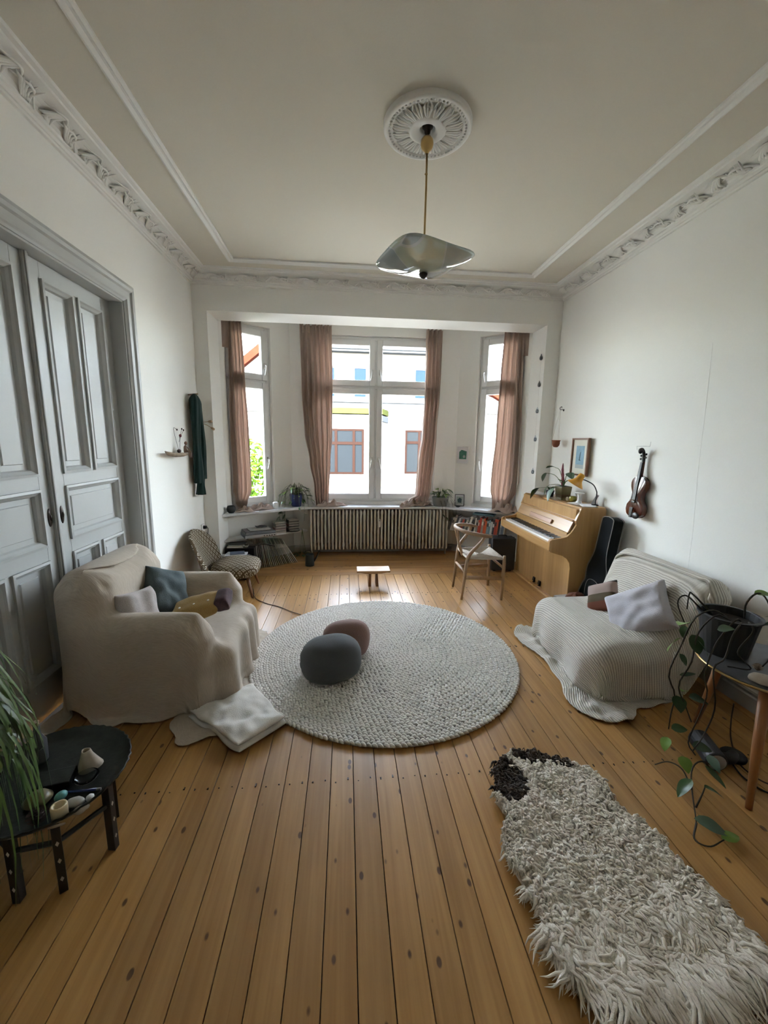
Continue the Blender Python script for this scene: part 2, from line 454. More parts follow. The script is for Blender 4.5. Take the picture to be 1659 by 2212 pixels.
# baseboards
def base_profile(h=.12, d=.022): return [(0, 0), (d, 0), (d, h-.03), (d-.006, h-.02), (d-.008, h-.006), (.004, h), (0, h)]
setting('baseboard_right', MB().prism(base_profile(), lambda a_, z, y: (XR-a_, y, z), YF, YB), 'skirting_grey', 'grey moulded skirting board along the right wall')
setting('baseboard_left', MB().prism(base_profile(), lambda a_, z, y: (XL+a_, y, z), DY1+.15, YB), 'skirting_grey', 'grey moulded skirting board along the left wall')
setting('baseboard_bay', MB().prism(base_profile(.1), lambda a_, z, x: (x, YW-a_, z), CL, CR), 'skirting_grey', 'dark grey skirting under the radiator')
b = MB()
for nm in ('left', 'right'):
    a, c, s0, s1 = cant[nm]; wall_seg(b, a, c, 0, .95, 0, .1, -.02, 0)
setting('baseboard_bay_sides', b, 'skirting_grey', 'grey skirting in the slanted bay corners')

# ------------------------------------------------------------------ cornice with acanthus stucco, ceiling frame moulding
CZ0 = 3.195
cove = [(0, 0), (.018, 0), (.022, .012), (.03, .014), (.034, .03), (.046, .034)]
cove += [(.046+.11*(1-math.cos(q*PI/2/6)), .034+.055*math.sin(q*PI/2/6)) for q in range(1, 7)]
cove += [(.17, .089), (.176, .098), (.20, .1), (.206, .116), (0, .116)]
CX0, CX1, CY0, CY1 = XL, XR, YF, YB
def cornice(name, f, d0, d1, lab): 
    return MB().prism(cove, f, d0, d1).build(name, 'stucco', kind='structure', label=lab)
cl = cornice('trim_4', lambda a_, z, y: (XL+a_, y, CZ0+z), YF, YB, 'white stucco cornice with acanthus leaves along the left wall')
crr = cornice('trim_5', lambda a_, z, y: (XR-a_, y, CZ0+z), YF, YB, 'white stucco cornice with acanthus leaves along the right wall')
cb = cornice('trim_6', lambda a_, z, x: (x, YB-a_, CZ0+z), XL, XR, 'white stucco cornice along the bay wall')
def acanthus():
    """one scroll of leaves lying on the cove: local x along the cornice, y away from the wall, z up"""
    b = MB(); R2 = random.Random(3)
    def surf(x, s, h):          # s 0..1 up the cove
        q = s*PI/2; a_ = .046+.11*(1-math.cos(q)); z = .034+.055*math.sin(q)
        nrm = Vector((0, math.cos(q*.9+.2), -math.sin(q*.9+.4))).normalized()
        return Vector((x, a_, z)) + nrm*h
    def lobe(x0, s0, x1, s1, x2, s2, w):
        P = [surf(x0, s0, .004), surf((x0+x1)/2, (s0+s1)/2+.05, .012), surf(x1, s1, .018), surf((x1+x2)/2, (s1+s2)/2, .016), surf(x2, s2, .006)]
        b.tube(smooth_path(P, 7), [w*.5, w*.8, w, w*1.05, w, w*.8, w*.55, w*.25], 6)
    for k in range(5):
        lobe(.02+.012*k, .15, .05+.022*k, .45+.05*k, .03+.036*k, .92-.05*k, .0085)
    for k in range(4):
        lobe(.17+.01*k, .85, .21+.018*k, .5-.03*k, .19+.03*k, .12+.05*k, .008)
    lobe(-.02, .1, .08, .75, .2, .5, .007); lobe(.12, .6, .2, .95, .3, .7, .006)
    b.sph(surf(.235, .28, .012), (.014, .012, .014), 8, 6); b.sph(surf(.04, .28, .01), (.012, .012, .012), 8, 6)
    return b
ac_me = acanthus().mesh('acanthus_leaf', True); ac_me.materials.append(MATS['stucco'])
per = .315
k = 0
y = YF + .1
while y < YB - .3:
    o = link(ac_me, 'acanthus_leaf', None, cl, loc=(XL, y+per, CZ0), rot=(0, 0, -PI/2))
    o = link(ac_me, 'acanthus_leaf', None, crr, loc=(XR, y, CZ0), rot=(0, 0, PI/2))
    y += per
x = XL + .12
while x < XR - .35:
    o = link(ac_me, 'acanthus_leaf', None, cb, loc=(x+per, YB, CZ0), rot=(0, 0, PI)); o.scale = (1, 1, .8)
    x += per
# flat frame moulding on the ceiling
FX0, FX1, FY0, FY1 = -1.145, 1.965, -1.0, 4.445
mp = [(0, 0), (0, -.014), (.012, -.02), (.022, -.012), (.034, -.012), (.05, -.026), (.062, -.022), (.07, -.01), (.07, 0)]
ring = MB(); n = len(mp); cs = [(FX0, FY0), (FX1, FY0), (FX1, FY1), (FX0, FY1)]
inn = [(1, 1), (-1, 1), (-1, -1), (1, -1)]
vs = [(cx+sx*(.07-a_), cy+sy*(.07-a_), ZC+z) for (cx, cy), (sx, sy) in zip(cs, inn) for a_, z in mp]
ring.add(vs, [(i*n+j, i*n+j+1, ((i+1) % 4)*n+j+1, ((i+1) % 4)*n+j) for i in range(4) for j in range(n-1)])
setting('trim_7', ring, 'stucco', 'white moulded frame on the ceiling')

# ------------------------------------------------------------------ sliding double door
door = thing('door_1', 'tall grey panelled sliding double door in a moulded frame', None, (XL, 0, 0), kind='structure')
# casing (local x = away from wall into the room)
def casing_strip(b, fn):
    prof = [(0, 0), (.012, 0), (.02, .012), (.028, .02), (.028, .045), (.02, .05), (.022, .075), (.034, .085), (.038, .105), (.03, .125), (.02, .135), (0, .135)]
    return prof
pr = casing_strip(None, None)
b = MB()
# moulding swept round the opening with mitred corners: offset o outwards from the opening edge
path = [(DY1, 0), (DY1, DZ1), (DY0, DZ1), (DY0, 0)]
dirs = [(1, 0), (1, 1), (-1, 1), (-1, 0)]
n = len(pr)
vs = [(h, yy+dx*o_, zz+dz*o_) for (yy, zz), (dx, dz) in zip(path, dirs) for h, o_ in pr]
b.add(vs, [(i*n+j, i*n+j+1, (i+1)*n+j+1, (i+1)*n+j) for i in range(3) for j in range(n-1)])
b.build('door_casing', 'door_grey', door)
MB().box(-.19, .004, DY1-.012, DY1+.004, 0, DZ1).box(-.19, .004, DY0-.004, DY0+.012, 0, DZ1).box(-.19, .004, DY0, DY1, DZ1-.012, DZ1+.004).build('door_reveal', 'door_grey', door)
YM = 2.555
def door_leaf(y0, y1, s, handle_y):
    """y0..y1 leaf; s=+1 if the meeting edge is at y0"""
    xf = -.092
    lf = MB()
    W = y1-y0
    st = .10
    a, c = y0+st, y1-st; mid = (a+c)/2
    pan = [(a, mid-.022, 1.375, 2.475), (mid+.022, c, 1.375, 2.475), (a, c, .965, 1.30), (a, mid-.022, .22, .885), (mid+.022, c, .22, .885)]
    # stiles and rails
    zs = [0, .22, .885, .965, 1.30, 1.375, 2.475, DZ1-.01]
    lf.box(xf-.04, xf, y0, a, 0, DZ1-.014).box(xf-.04, xf, c, y1, 0, DZ1-.014)
    for z0, z1 in ((0, .22), (.885, .965), (1.30, 1.375), (2.475, DZ1-.014)): lf.box(xf-.04, xf, a, c, z0, z1)
    for z0, z1 in ((.22, .885), (1.375, 2.475)): lf.box(xf-.04, xf, mid-.022, mid+.022, z0, z1)
    lo = lf.build('door_leaf', 'door_grey', door, bev=.002)
    for (p0, p1, z0, z1) in pan:
        q = MB()
        # moulding frame stepping down to a flat field with a raised centre
        steps = [(0, 0), (.0, .012), (.014, .014), (.022, .004), (.034, -.006), (.04, -.022), (.07, -.022), (.074, -.014)]
        rings = []
        for o_, h in steps: rings.append([(xf+h, p0+o_, z0+o_), (xf+h, p1-o_, z0+o_), (xf+h, p1-o_, z1-o_), (xf+h, p0+o_, z1-o_)])
        vs = [p for r in rings for p in r]; fs = [(i*4+j, i*4+(j+1) % 4, (i+1)*4+(j+1) % 4, (i+1)*4+j) for i in range(len(rings)-1) for j in range(4)]
        fs.append(tuple((len(rings)-1)*4+j for j in range(4)))
        q.add(vs, fs); q.build('panel', 'door_grey', lo)
    # flush oval pull
    pl = MB().sph((xf, handle_y, 1.13), (.008, .017, .055), 14, 10)
    pl.sph((xf+.004, handle_y, 1.13), (.010, .008, .02), 10, 8)
    pl.build('pull', 'dark_metal', lo, smooth=True, label='dark oval recessed pull')
    return lo
l1 = door_leaf(YM+.003, DY1-.014, 1, YM+.05)
l2 = door_leaf(DY0+.014, YM-.003, -1, YM-.055)
MB().box(-.092, -.072, YM-.035, YM-.003, 0, DZ1-.01).box(-.072, -.064, YM-.028, YM-.01, 0, DZ1-.01).box(-.092, -.078, YM+.003, YM+.016, 0, DZ1-.01).build('meeting_strip', 'door_grey', door, bev=.004)
# ------------------------------------------------------------------ across the street
pm('facade_white', (.15, .147, .14), rough=.9, var=.1, vscale=.8, spec=.03)
pm('facade_grey', (.045, .049, .055), rough=.8, var=.12, vscale=2, spec=.03)
pm('facade_shade', (.62, .61, .58), rough=.9, var=.1, vscale=1.5, spec=.03)
pm('roof_tile', (.05, .010, .005), rough=.8, var=.3, vscale=4, spec=.03)
pm('moss', (.04, .046, .01), rough=.9, col2='2c2f16', vscale=5, spec=.03)
pm('brown_frame', (.0095, .0042, .003), rough=.5, var=.2, spec=.03)
pm('dark_glass', (.006, .0075, .009), rough=.3, spec=.03)
pm('sky_glass', (.0045, .0105, .030), rough=.3, spec=.03)
pm('street', (.25, .25, .24), rough=.9, spec=.03)
pm('leaf_sunny', (.03, .058, .004), rough=.6, col2='1c3004', vscale=4, spec=.03)
pm('bark', (.1, .07, .04), rough=.9, spec=.03)
FY = 16.0
setting('ground', MB().box(-40, 40, 6.6, 60, -5.2, -5.0), 'street', 'grey street below the window')
fac = thing('opposite_house', 'bright white rendered house with brown windows and tiled eaves seen through the middle window', 'house', (1.2, FY, -5))
def fp(name, b, mat, par=fac, **k):
    ox, oy, oz = par.location
    b.v = [(x-ox, y-oy, z-oz) for x, y, z in b.v]
    return b.build(name, mat, par, **k)
fp('facade', MB().box(-2.6, 5.0, FY, FY+6, -5, 4.8), 'facade_white')
fp('eaves_gutter', MB().box(-2.7, 5.05, FY-.35, FY, 4.80, 4.93).tube([(-2.7, FY-.36, 4.93), (5.05, FY-.36, 4.93)], .07, 8), 'facade_grey')
tiles = MB()
for i in range(34):
    xx = -2.7 + i*.228
    for r in range(3):
        tiles.tube([(xx+.11, FY-.42+r*.32, 5.02+r*.2), (xx+.11, FY-.05+r*.32, 5.24+r*.2)], [.12, .10], 7)
fp('roof_tiles', tiles, 'roof_tile', kind='stuff')
fp('roof', MB().add([(-2.7, FY-.4, 4.98), (5.05, FY-.4, 4.98), (5.05, FY+4, 7.4), (-2.7, FY+4, 7.4)], [(0, 1, 2, 3)]), 'roof_tile', solid=.06)
fp('string_course', MB().box(-2.6, 5.0, FY-.12, FY, 3.02, 3.12).box(-2.6, 5.0, FY-.05, FY, 2.76, 3.02), 'facade_grey')
def house_window(par, x0, x1, z0, z1, y, cols, trans, glass='dark_glass', frame='brown_frame', sill=True):
    w = MB(); t = .07
    w.box(x0, x0+t, y-.03, y+.12, z0, z1).box(x1-t, x1, y-.03, y+.12, z0, z1).box(x0+t, x1-t, y-.028, y+.12, z0, z0+t).box(x0+t, x1-t, y-.028, y+.12, z1-t, z1)
    if trans: w.box(x0+t, x1-t, y-.04, y+.1, trans-.05, trans+.05)
    for c_ in cols: w.box(c_-.045, c_+.045, y-.035, y+.1, z0+t, z1-t)
    wo = fp('window', w, frame, par)
    p = fp('pane', MB().box(x0+t, x1-t, y-.012, y-.004, z0+t, z1-t), glass, wo) if False else None
    g = MB().box(x0+t, x1-t, y-.012, y-.004, z0+t, z1-t); ox, oy, oz = par.location
    g.v = [(a_-ox, b_-oy, c_-oz) for a_, b_, c_ in g.v]; g.build('pane', glass, wo)
    if sill: fp('window_ledge', MB().box(x0-.1, x1+.1, y-.16, y, z0-.26, z0-.1), 'facade_grey', par)
    return wo
for xa, xb in ((-.92, -.37), (.25, .81), (2.56, 3.1)):
    house_window(fac, xa, xb, 3.16, 4.32, FY-.02, [], None, 'sky_glass', 'facade_grey', False)
house_window(fac, 2.29, 3.55, .34, 2.02, FY-.02, [2.84, 3.2], 1.55, 'dark_glass')
bayp = [(-2.4, FY), (-1.5, 14.8), (1.24, 14.8), (1.56, FY)]
fp('bay', MB().prism(bayp, lambda x, y, z: (x, y, z), -5, 2.5), 'facade_white')
bp2 = [(-2.5, FY), (-1.55, 14.72), (1.28, 14.72), (1.62, FY)]
fp('bay_cornice', MB().prism(bp2, lambda x, y, z: (x, y, z), 2.28, 2.48), 'facade_grey')
fp('bay_parapet', MB().prism(bp2, lambda x, y, z: (x, y, z), 2.53, 2.72), 'moss', label='mossy green parapet of the bay')
house_window(fac, -.72, .63, .40, 2.0, 14.78, [-.36, .27], 1.5, 'dark_glass')
# neighbours
left_h = thing('gabled_house', 'white gabled house with red roof edge seen through the left bay window', 'house', (-5.4, FY, -5))
fp('facade', MB().prism([(-8.2, -5), (-2.78, -5), (-2.78, 5.2), (-5.4, 2.95), (-8.2, 2.9)], lambda x, z, y: (x, y, z), FY+.1, FY+5), 'facade_white', left_h)
fp('roof_edge', MB().prism([(-5.6, 2.98), (-2.78, 5.27), (-2.78, 4.95), (-5.6, 2.68)], lambda x, z, y: (x, y, z), FY-.2, FY+5), 'roof_tile', left_h)
fp('string_course', MB().box(-8.2, -2.78, FY-.04, FY+.1, 2.62, 2.8), 'facade_grey', left_h)
right_h = thing('red_roofed_house', 'pale house with a sloping red roof seen through the right bay window', 'house', (8, FY, -5))
fp('facade', MB().prism([(5.02, -5), (12, -5), (12, 2.9), (6.9, 2.9), (5.02, 3.6)], lambda x, z, y: (x, y, z), FY+.1, FY+5), 'facade_white', right_h)
fp('roof_edge', MB().prism([(5.02, 3.96), (7.1, 2.85), (7.1, 2.6), (5.02, 3.72)], lambda x, z, y: (x, y, z), FY-.2, FY+5), 'roof_tile', right_h)
fp('string_course', MB().box(5.02, 12, FY-.04, FY+.1, 2.7, 2.98), 'facade_grey', right_h)
# tree in the street
tree = thing('street_tree', 'sunlit leafy green tree outside the left bay window', 'tree', (-3.6, 12.4, -5))
MB().tube(smooth_path([(0, 0, 0), (.1, 0, 2), (-.1, .1, 4), (0, 0, 5.8)], 8), [.16, .15, .14, .13, .12, .1, .09, .07, .05], 8).build('trunk', 'bark', tree)
lv = MB(); R3 = random.Random(5)
for i in range(2600):
    d = Vector((R3.gauss(0, 1), R3.gauss(0, 1), R3.gauss(0, 1))).normalized() * (1.9*R3.random()**.33)
    p = Vector((d.x*1.0, d.y*.9, 5.2+d.z*.85)); s_ = R3.uniform(.06, .13)
    a_ = Vector((R3.gauss(0, 1), R3.gauss(0, 1), R3.gauss(0, .6))).normalized(); b_ = a_.orthogonal().normalized()
    lv.add([p-a_*s_, p+b_*s_*.5+Vector((0, 0, .02)), p+a_*s_, p-b_*s_*.5], [(0, 1, 2, 3)])
lv.build('foliage', 'leaf_sunny', tree, kind='stuff')
# ------------------------------------------------------------------ cloth and soft things
def np_mesh(name, V, Q, smooth=True, uv=None):
    V = np.asarray(V, dtype=np.float32).reshape(-1, 3); Q = np.asarray(Q, dtype=np.int32)
    k = Q.shape[1]; me = bpy.data.meshes.new(name)
    me.vertices.add(len(V)); me.vertices.foreach_set('co', V.ravel())
    me.loops.add(Q.size); me.loops.foreach_set('vertex_index', Q.ravel())
    me.polygons.add(len(Q)); me.polygons.foreach_set('loop_start', np.arange(0, Q.size, k, dtype=np.int32))
    me.polygons.foreach_set('use_smooth', np.full(len(Q), smooth, dtype=bool))
    if uv is not None:
        ul = me.uv_layers.new(name='UVMap'); ul.data.foreach_set('uv', np.asarray(uv, dtype=np.float32)[Q.ravel()].ravel())
    me.update(calc_edges=True); me.validate()
    return me

def fabric_mat(name, c1, c2, mode='weave', scale=1., rough=.95, bump=.5, transl=0.):
    m = bpy.data.materials.new(name); m.use_nodes = True; nt = m.node_tree; N = nt.nodes.new; Lk = nt.links.new
    b = nt.nodes['Principled BSDF']; b.inputs['Roughness'].default_value = rough; b.inputs['Specular IOR Level'].default_value = .15
    b.inputs['Sheen Weight'].default_value = .15
    tc = N('ShaderNodeTexCoord'); src = tc.outputs['UV'] if mode in ('waffle', 'crepe') else tc.outputs['Object']
    if mode == 'waffle':
        w1 = N('ShaderNodeTexWave'); w1.inputs['Scale'].default_value = 21*scale; w1.bands_direction = 'X'; w1.inputs['Distortion'].default_value = .25; w1.inputs['Detail Scale'].default_value = 2
        w2 = N('ShaderNodeTexWave'); w2.inputs['Scale'].default_value = 21*scale; w2.bands_direction = 'Y'; w2.inputs['Distortion'].default_value = .25
        Lk(src, w1.inputs['Vector']); Lk(src, w2.inputs['Vector'])
        mx = N('ShaderNodeMath'); mx.operation = 'MULTIPLY_ADD'; mx.inputs[1].default_value = .15; Lk(w2.outputs['Fac'], mx.inputs[0]); Lk(w1.outputs['Fac'], mx.inputs[2]); h = mx.outputs[0]; top = 1.15
    elif mode == 'crepe':
        mp = N('ShaderNodeMapping'); mp.inputs['Scale'].default_value = (26*scale, 150*scale, 1); Lk(src, mp.inputs[0])
        n = N('ShaderNodeTexNoise'); n.inputs['Scale'].default_value = 1; n.inputs['Detail'].default_value = 3; n.inputs['Distortion'].default_value = .8; Lk(mp.outputs[0], n.inputs['Vector']); h = n.outputs['Fac']; top = 1.
    else:
        n = N('ShaderNodeTexNoise'); n.inputs['Scale'].default_value = 180*scale; n.inputs['Detail'].default_value = 4; Lk(src, n.inputs['Vector']); h = n.outputs['Fac']; top = 1.
    mr = N('ShaderNodeMapRange'); mr.inputs[1].default_value = .15*top; mr.inputs[2].default_value = .8*top; Lk(h, mr.inputs[0])
    cm = N('ShaderNodeMix'); cm.data_type = 'RGBA'; cm.inputs[6].default_value = tuple(c2)+(1,); cm.inputs[7].default_value = tuple(c1)+(1,)
    Lk(mr.outputs[0], cm.inputs['Factor'])
    n3 = N('ShaderNodeTexNoise'); n3.inputs['Scale'].default_value = 5; Lk(tc.outputs['Object'], n3.inputs['Vector'])
    hv = N('ShaderNodeHueSaturation'); m3 = N('ShaderNodeMapRange'); m3.inputs[3].default_value = .88; m3.inputs[4].default_value = 1.1; Lk(n3.outputs['Fac'], m3.inputs[0]); Lk(m3.outputs[0], hv.inputs['Value']); Lk(cm.outputs[2], hv.inputs['Color'])
    Lk(hv.outputs[0], b.inputs['Base Color'])
    bp = N('ShaderNodeBump'); bp.inputs['Strength'].default_value = bump; bp.inputs['Distance'].default_value = .003; Lk(h, bp.inputs['Height']); Lk(bp.outputs[0], b.inputs['Normal'])
    if transl:
        t = N('ShaderNodeBsdfTranslucent'); Lk(hv.outputs[0], t.inputs[0]); ms = N('ShaderNodeMixShader'); ms.inputs[0].default_value = transl
        Lk(b.outputs[0], ms.inputs[1]); Lk(t.outputs[0], ms.inputs[2]); Lk(ms.outputs[0], nt.nodes['Material Output'].inputs[0])
    MATS[name] = m
    return m
fabric_mat('cream_throw', (.55, .475, .385), (.43, .365, .29), 'crepe', bump=.5)
fabric_mat('waffle_throw', (.70, .66, .585), (.45, .41, .35), 'waffle', 1.0, bump=.9)
fabric_mat('linen_beige', (.52, .47, .44), (.40, .36, .34), scale=1)
fabric_mat('linen_teal', (.10, .125, .13), (.065, .085, .09))
fabric_mat('linen_mustard', (.40, .27, .10), (.28, .18, .06))
fabric_mat('plaid_plum', (.10, .055, .06), (.045, .03, .035), scale=.3)
fabric_mat('linen_lavender', (.56, .54, .57), (.46, .44, .48))
fabric_mat('sheet_white', (.74, .71, .66), (.64, .61, .56))
fabric_mat('jersey_grey', (.105, .112, .113), (.08, .085, .087), scale=1.5)
fabric_mat('jersey_brown', (.27, .18, .155), (.21, .135, .118), scale=1.5)
fabric_mat('curtain_linen', (.60, .487, .42), (.53, .415, .35), transl=.38)
fabric_mat('scarf_green', (.016, .04, .035), (.010, .026, .024))

def sd_box(P, c, b, r, M=None):
    q = P - np.array(c)
    if M is not None: q = q @ M
    q = np.abs(q) - (np.array(b) - r)
    return np.linalg.norm(np.maximum(q, 0), axis=-1) + np.minimum(q.max(axis=-1), 0) - r
def smin(a, b, k=.05):
    h = np.clip(.5 + .5*(b-a)/k, 0, 1)
    return b*(1-h) + a*h - k*h*(1-h)
def drape(n0, w, h, cx, cy, z0, sdf, stages=((120, 6), (70, 5), (45, 4)), th=.012, seed=0, mu=.25, rot=0., pin=None, cut=0, cutside=-1, wall=None, tuck=None):
    rs = np.random.RandomState(seed)
    nx = n0; ny = int(round(n0*h/w))
    X, Y = np.meshgrid(np.linspace(-w/2, w/2, nx), np.linspace(-h/2, h/2, ny))
    P = np.stack([cx + X*math.cos(rot)-Y*math.sin(rot), cy + X*math.sin(rot)+Y*math.cos(rot), np.full_like(X, z0)], -1)
    if wall is not None:        # the part that would pass the wall starts upright along it
        ov = (wall-P[..., 0]) if wall < cx else (P[..., 0]-wall)
        ov = np.maximum(ov, 0); P[..., 0] += ov if wall < cx else -ov; P[..., 2] += ov
    def con(A, B, rest, k, only):
        d = B - A; l = np.linalg.norm(d, axis=-1, keepdims=True) + 1e-9
        e = l-rest
        e = np.where(e > 0, e, e*(0. if only else .12))
        c = d * (.5*k*e/l); A += c; B -= c
    def grad(Q):
        d = sdf(Q); e = 2e-3; g = np.empty_like(Q)
        for i in range(3):
            o = np.zeros(3); o[i] = e; g[:, i] = sdf(Q+o) - d
        g /= np.linalg.norm(g, axis=1, keepdims=True) + 1e-9
        return d, g
    dt = 1/45.
    for si, (steps, iters) in enumerate(stages):
        if si:      # refine the grid
            def up(A):
                B = np.empty((A.shape[0], A.shape[1]*2-1)+A.shape[2:]); B[:, ::2] = A; B[:, 1::2] = (A[:, 1:]+A[:, :-1])/2
                C = np.empty((A.shape[0]*2-1,)+B.shape[1:]); C[::2] = B; C[1::2] = (B[1:]+B[:-1])/2; return C
            P = up(P); X = up(X); Y = up(Y)
        ny, nx = P.shape[:2]; dx = w/(nx-1); dy = h/(ny-1); dd = math.hypot(dx, dy)
        P += rs.normal(0, .002, P.shape); V = np.zeros_like(P)
        for s in range(steps):
            prev = P.copy()
            V[..., 2] -= 9.8*dt; V *= .95
            v = np.linalg.norm(V, axis=-1, keepdims=True); V *= np.minimum(1, .9/(v+1e-9))
            P = P + V*dt
            for it in range(iters):
                for st in (16, 8, 4, 2, 1):
                    if st*2 >= min(nx, ny): continue
                    for o in range(0, 2*st, max(1, st//2 if st > 1 else 1)):
                        a = P[:, o:nx-st:2*st]; b = P[:, o+st::2*st]; n = min(a.shape[1], b.shape[1]); con(a[:, :n], b[:, :n], dx*st, 1., st > 1)
                        a = P[o:ny-st:2*st]; b = P[o+st::2*st]; n = min(len(a), len(b)); con(a[:n], b[:n], dy*st, 1., st > 1)
                for o in (0, 1):
                    a = P[o:-1:2, :-1]; b = P[o+1::2, 1:]; n = min(len(a), len(b)); con(a[:n], b[:n], dd, .2, False)
                    a = P[o:-1:2, 1:]; b = P[o+1::2, :-1]; n = min(len(a), len(b)); con(a[:n], b[:n], dd, .2, False)
                st = 2
                for o in range(0, 4):
                    a = P[:, o:nx-st:2*st]; b = P[:, o+st::2*st]; n = min(a.shape[1], b.shape[1]); con(a[:, :n], b[:, :n], dx*st, .5, False)
                    a = P[o:ny-st:2*st]; b = P[o+st::2*st]; n = min(len(a), len(b)); con(a[:n], b[:n], dy*st, .5, False)
                if it % 2 == iters % 2: continue
                Q = P.reshape(-1, 3); d0 = sdf(Q); mk = d0 < th
                if mk.any():
                    q = Q[mk]; d, g = grad(q); deep = (d < -.025) & (q[:, 2] > .12); g[deep] = (0, 0, 1); q = q + g*(th-d)[:, None]
                    if it == iters-1:
                        dp = q - prev.reshape(-1, 3)[mk]; tn = dp - g*(dp*g).sum(1, keepdims=True); q = q - tn*(mu if si else mu*.15)
                    Q[mk] = q
                if tuck and (si or s > 50):      # press the cloth into the seat
                    ins = (P[..., 0] > tuck[0]) & (P[..., 0] < tuck[1]) & (P[..., 1] > tuck[2]) & (P[..., 1] < tuck[3])
                    lim = max(tuck[4], .9-.012*(s-50)) if si == 0 else tuck[4]
                    P[..., 2] = np.where(ins & (P[..., 2] > lim), lim, P[..., 2])
                if pin:
                    y_ = cy + Y[:, 0]; r_ = (y_ > pin[3]) & (y_ < pin[4]); ci = int(round(pin[0]*(nx-1)))
                    P[r_, ci, 0] = pin[1]; P[r_, ci, 1] = y_[r_]; P[r_, ci, 2] = np.maximum(pin[2], P[r_, ci, 2]) if si == 0 and s < 40 else pin[2]
            V = (P - prev)/dt
    ny, nx = P.shape[:2]
    idx = np.arange(nx*ny).reshape(ny, nx)
    F = np.stack([idx[:-1, :-1], idx[:-1, 1:], idx[1:, 1:], idx[1:, :-1]], -1).reshape(-1, 4)
    if cut:     # rounded corners of the cloth
        c_ = ((np.abs(X)/(w/2))**cut + (np.abs(Y)/(h/2))**cut).ravel(); F = F[(c_[F] < 1.0+.12*(cut > 0)).all(1) | ((X.ravel()*cutside)[F] > 0).all(1)]
        ed = np.concatenate([F[:, [i, (i+1) % 4]] for i in range(4)]); ed.sort(axis=1)
        ue, ct = np.unique(ed, axis=0, return_counts=True); be = ue[ct == 1]
        Pf = P.reshape(-1, 3)
        for _ in range(10):      # even out the cut hem
            acc = np.zeros_like(Pf); cn_ = np.zeros(len(Pf))
            np.add.at(acc, be[:, 0], Pf[be[:, 1]]); np.add.at(acc, be[:, 1], Pf[be[:, 0]]); np.add.at(cn_, be.ravel(), 1)
            k_ = (cn_ == 2); Pf[k_] = .5*Pf[k_]+.5*acc[k_]/2
        used = np.unique(F); mp = np.full(nx*ny, -1); mp[used] = np.arange(len(used)); F = mp[F]
        return P.reshape(-1, 3)[used], F, np.stack([X+w/2, Y+h/2], -1).reshape(-1, 2)[used]
    return P.reshape(-1, 3), F, np.stack([X+w/2, Y+h/2], -1).reshape(-1, 2)

# ---- left armchair under its cream throw
def ry(a): 
    c, s_ = math.cos(a), math.sin(a); return np.array([[c, 0, s_], [0, 1, 0], [-s_, 0, c]])
def sd_armchair(P):
    d = sd_box(P, (-1.14, 2.66, .18), (.44, .37, .19), .06)
    d = smin(d, sd_box(P, (-1.48, 2.64, .42), (.14, .40, .43), .13), .06)
    d = smin(d, sd_box(P, (-1.17, 2.30, .31), (.38, .075, .285), .07), .04)
    d = smin(d, sd_box(P, (-1.17, 3.05, .31), (.36, .075, .285), .07), .04)
    d = np.minimum(d, P[:, 2])
    d = np.minimum(d, P[:, 0]+1.712)
    return d
V_, F_, U_ = drape(27, 1.94, 2.12, -1.49-1.94*(6/26-.5), 2.66, .95, sd_armchair, seed=2, mu=.3, cut=1.9, cutside=-1, wall=-1.69, pin=(6/26, -1.49, .866, 2.33, 2.96), tuck=(-1.28, -.82, 2.43, 2.91, .40))
for v in V_:                  # soft hanging folds and ripples where the cloth meets the floor
    k_ = max(0., min(1., (.60-v[2])/.55))
    if v[1] < 2.27: v[1] -= .020*k_*(math.sin(v[0]*21+1.5*math.sin(v[0]*7))+.4)*min(1, max(.25, (v[0]+1.45)*1.6))
    if v[0] > -.76: v[0] += .028*k_*(math.sin(v[1]*27+1.2*math.sin(v[1]*9))+.5)
    if v[2] < .04:
        v[2] += .030*max(0., noise3((v[0]*9, v[1]*9, 2)))+.012*max(0., noise3((v[0]*22, v[1]*22, 5)))
        if math.hypot(v[0]-.288, v[1]-2.86) < 1.0: v[2] = .003
ac = thing('covered_armchair', 'low armchair hidden under a cream cotton throw before the grey doors', 'armchair', (-1.15, 2.66, 0))
link(np_mesh('throw_cover', V_-np.array((-1.15, 2.66, 0)), F_, uv=U_), 'throw_cover', 'cream_throw', ac, solid=.006, sub=1)
body = MB().box(-.36, .36, -.26, .28, .06, .30).box(-.40, -.28, -.26, .28, .30, .66)
body.build('armchair_body', 'dark_metal', ac, bev=.03)

# ---- right sofa under its waffle throw
def sd_sofa(P):
    d = sd_box(P, (1.93, 2.63, .17), (.37, .46, .18), .10)
    d = smin(d, sd_box(P, (1.72, 2.40, .15), (.16, .18, .17), .13), .08)
    d = smin(d, sd_box(P, (2.215, 2.62, .44), (.10, .45, .33), .08, ry(.33)), .06)
    d = np.minimum(d, P[:, 2])
    d = np.minimum(d, 2.474-P[:, 0])
    return d
V2, F2, U2 = drape(27, 1.54, 1.60, 2.31-1.54*(21/26-.5), 2.61, .95, sd_sofa, seed=5, mu=.3, cut=3.0, cutside=1, wall=2.45, pin=(21/26, 2.31, .772, 2.22, 3.0))
for v in V2:
    k_ = max(0., min(1., (.34-v[2])/.3))
    if v[0] < 1.64 and v[2] > .03: v[0] -= .022*k_*(math.sin(v[1]*19+1.3*math.sin(v[1]*6))+.5)
    if v[1] < 2.22 and v[2] > .03: v[1] -= .015*k_*(math.sin(v[0]*17)+.4)
    if v[2] < .04: v[2] += .045*max(0., noise3((v[0]*9+4, v[1]*9, 2)))+.016*max(0., noise3((v[0]*24, v[1]*24, 5)))
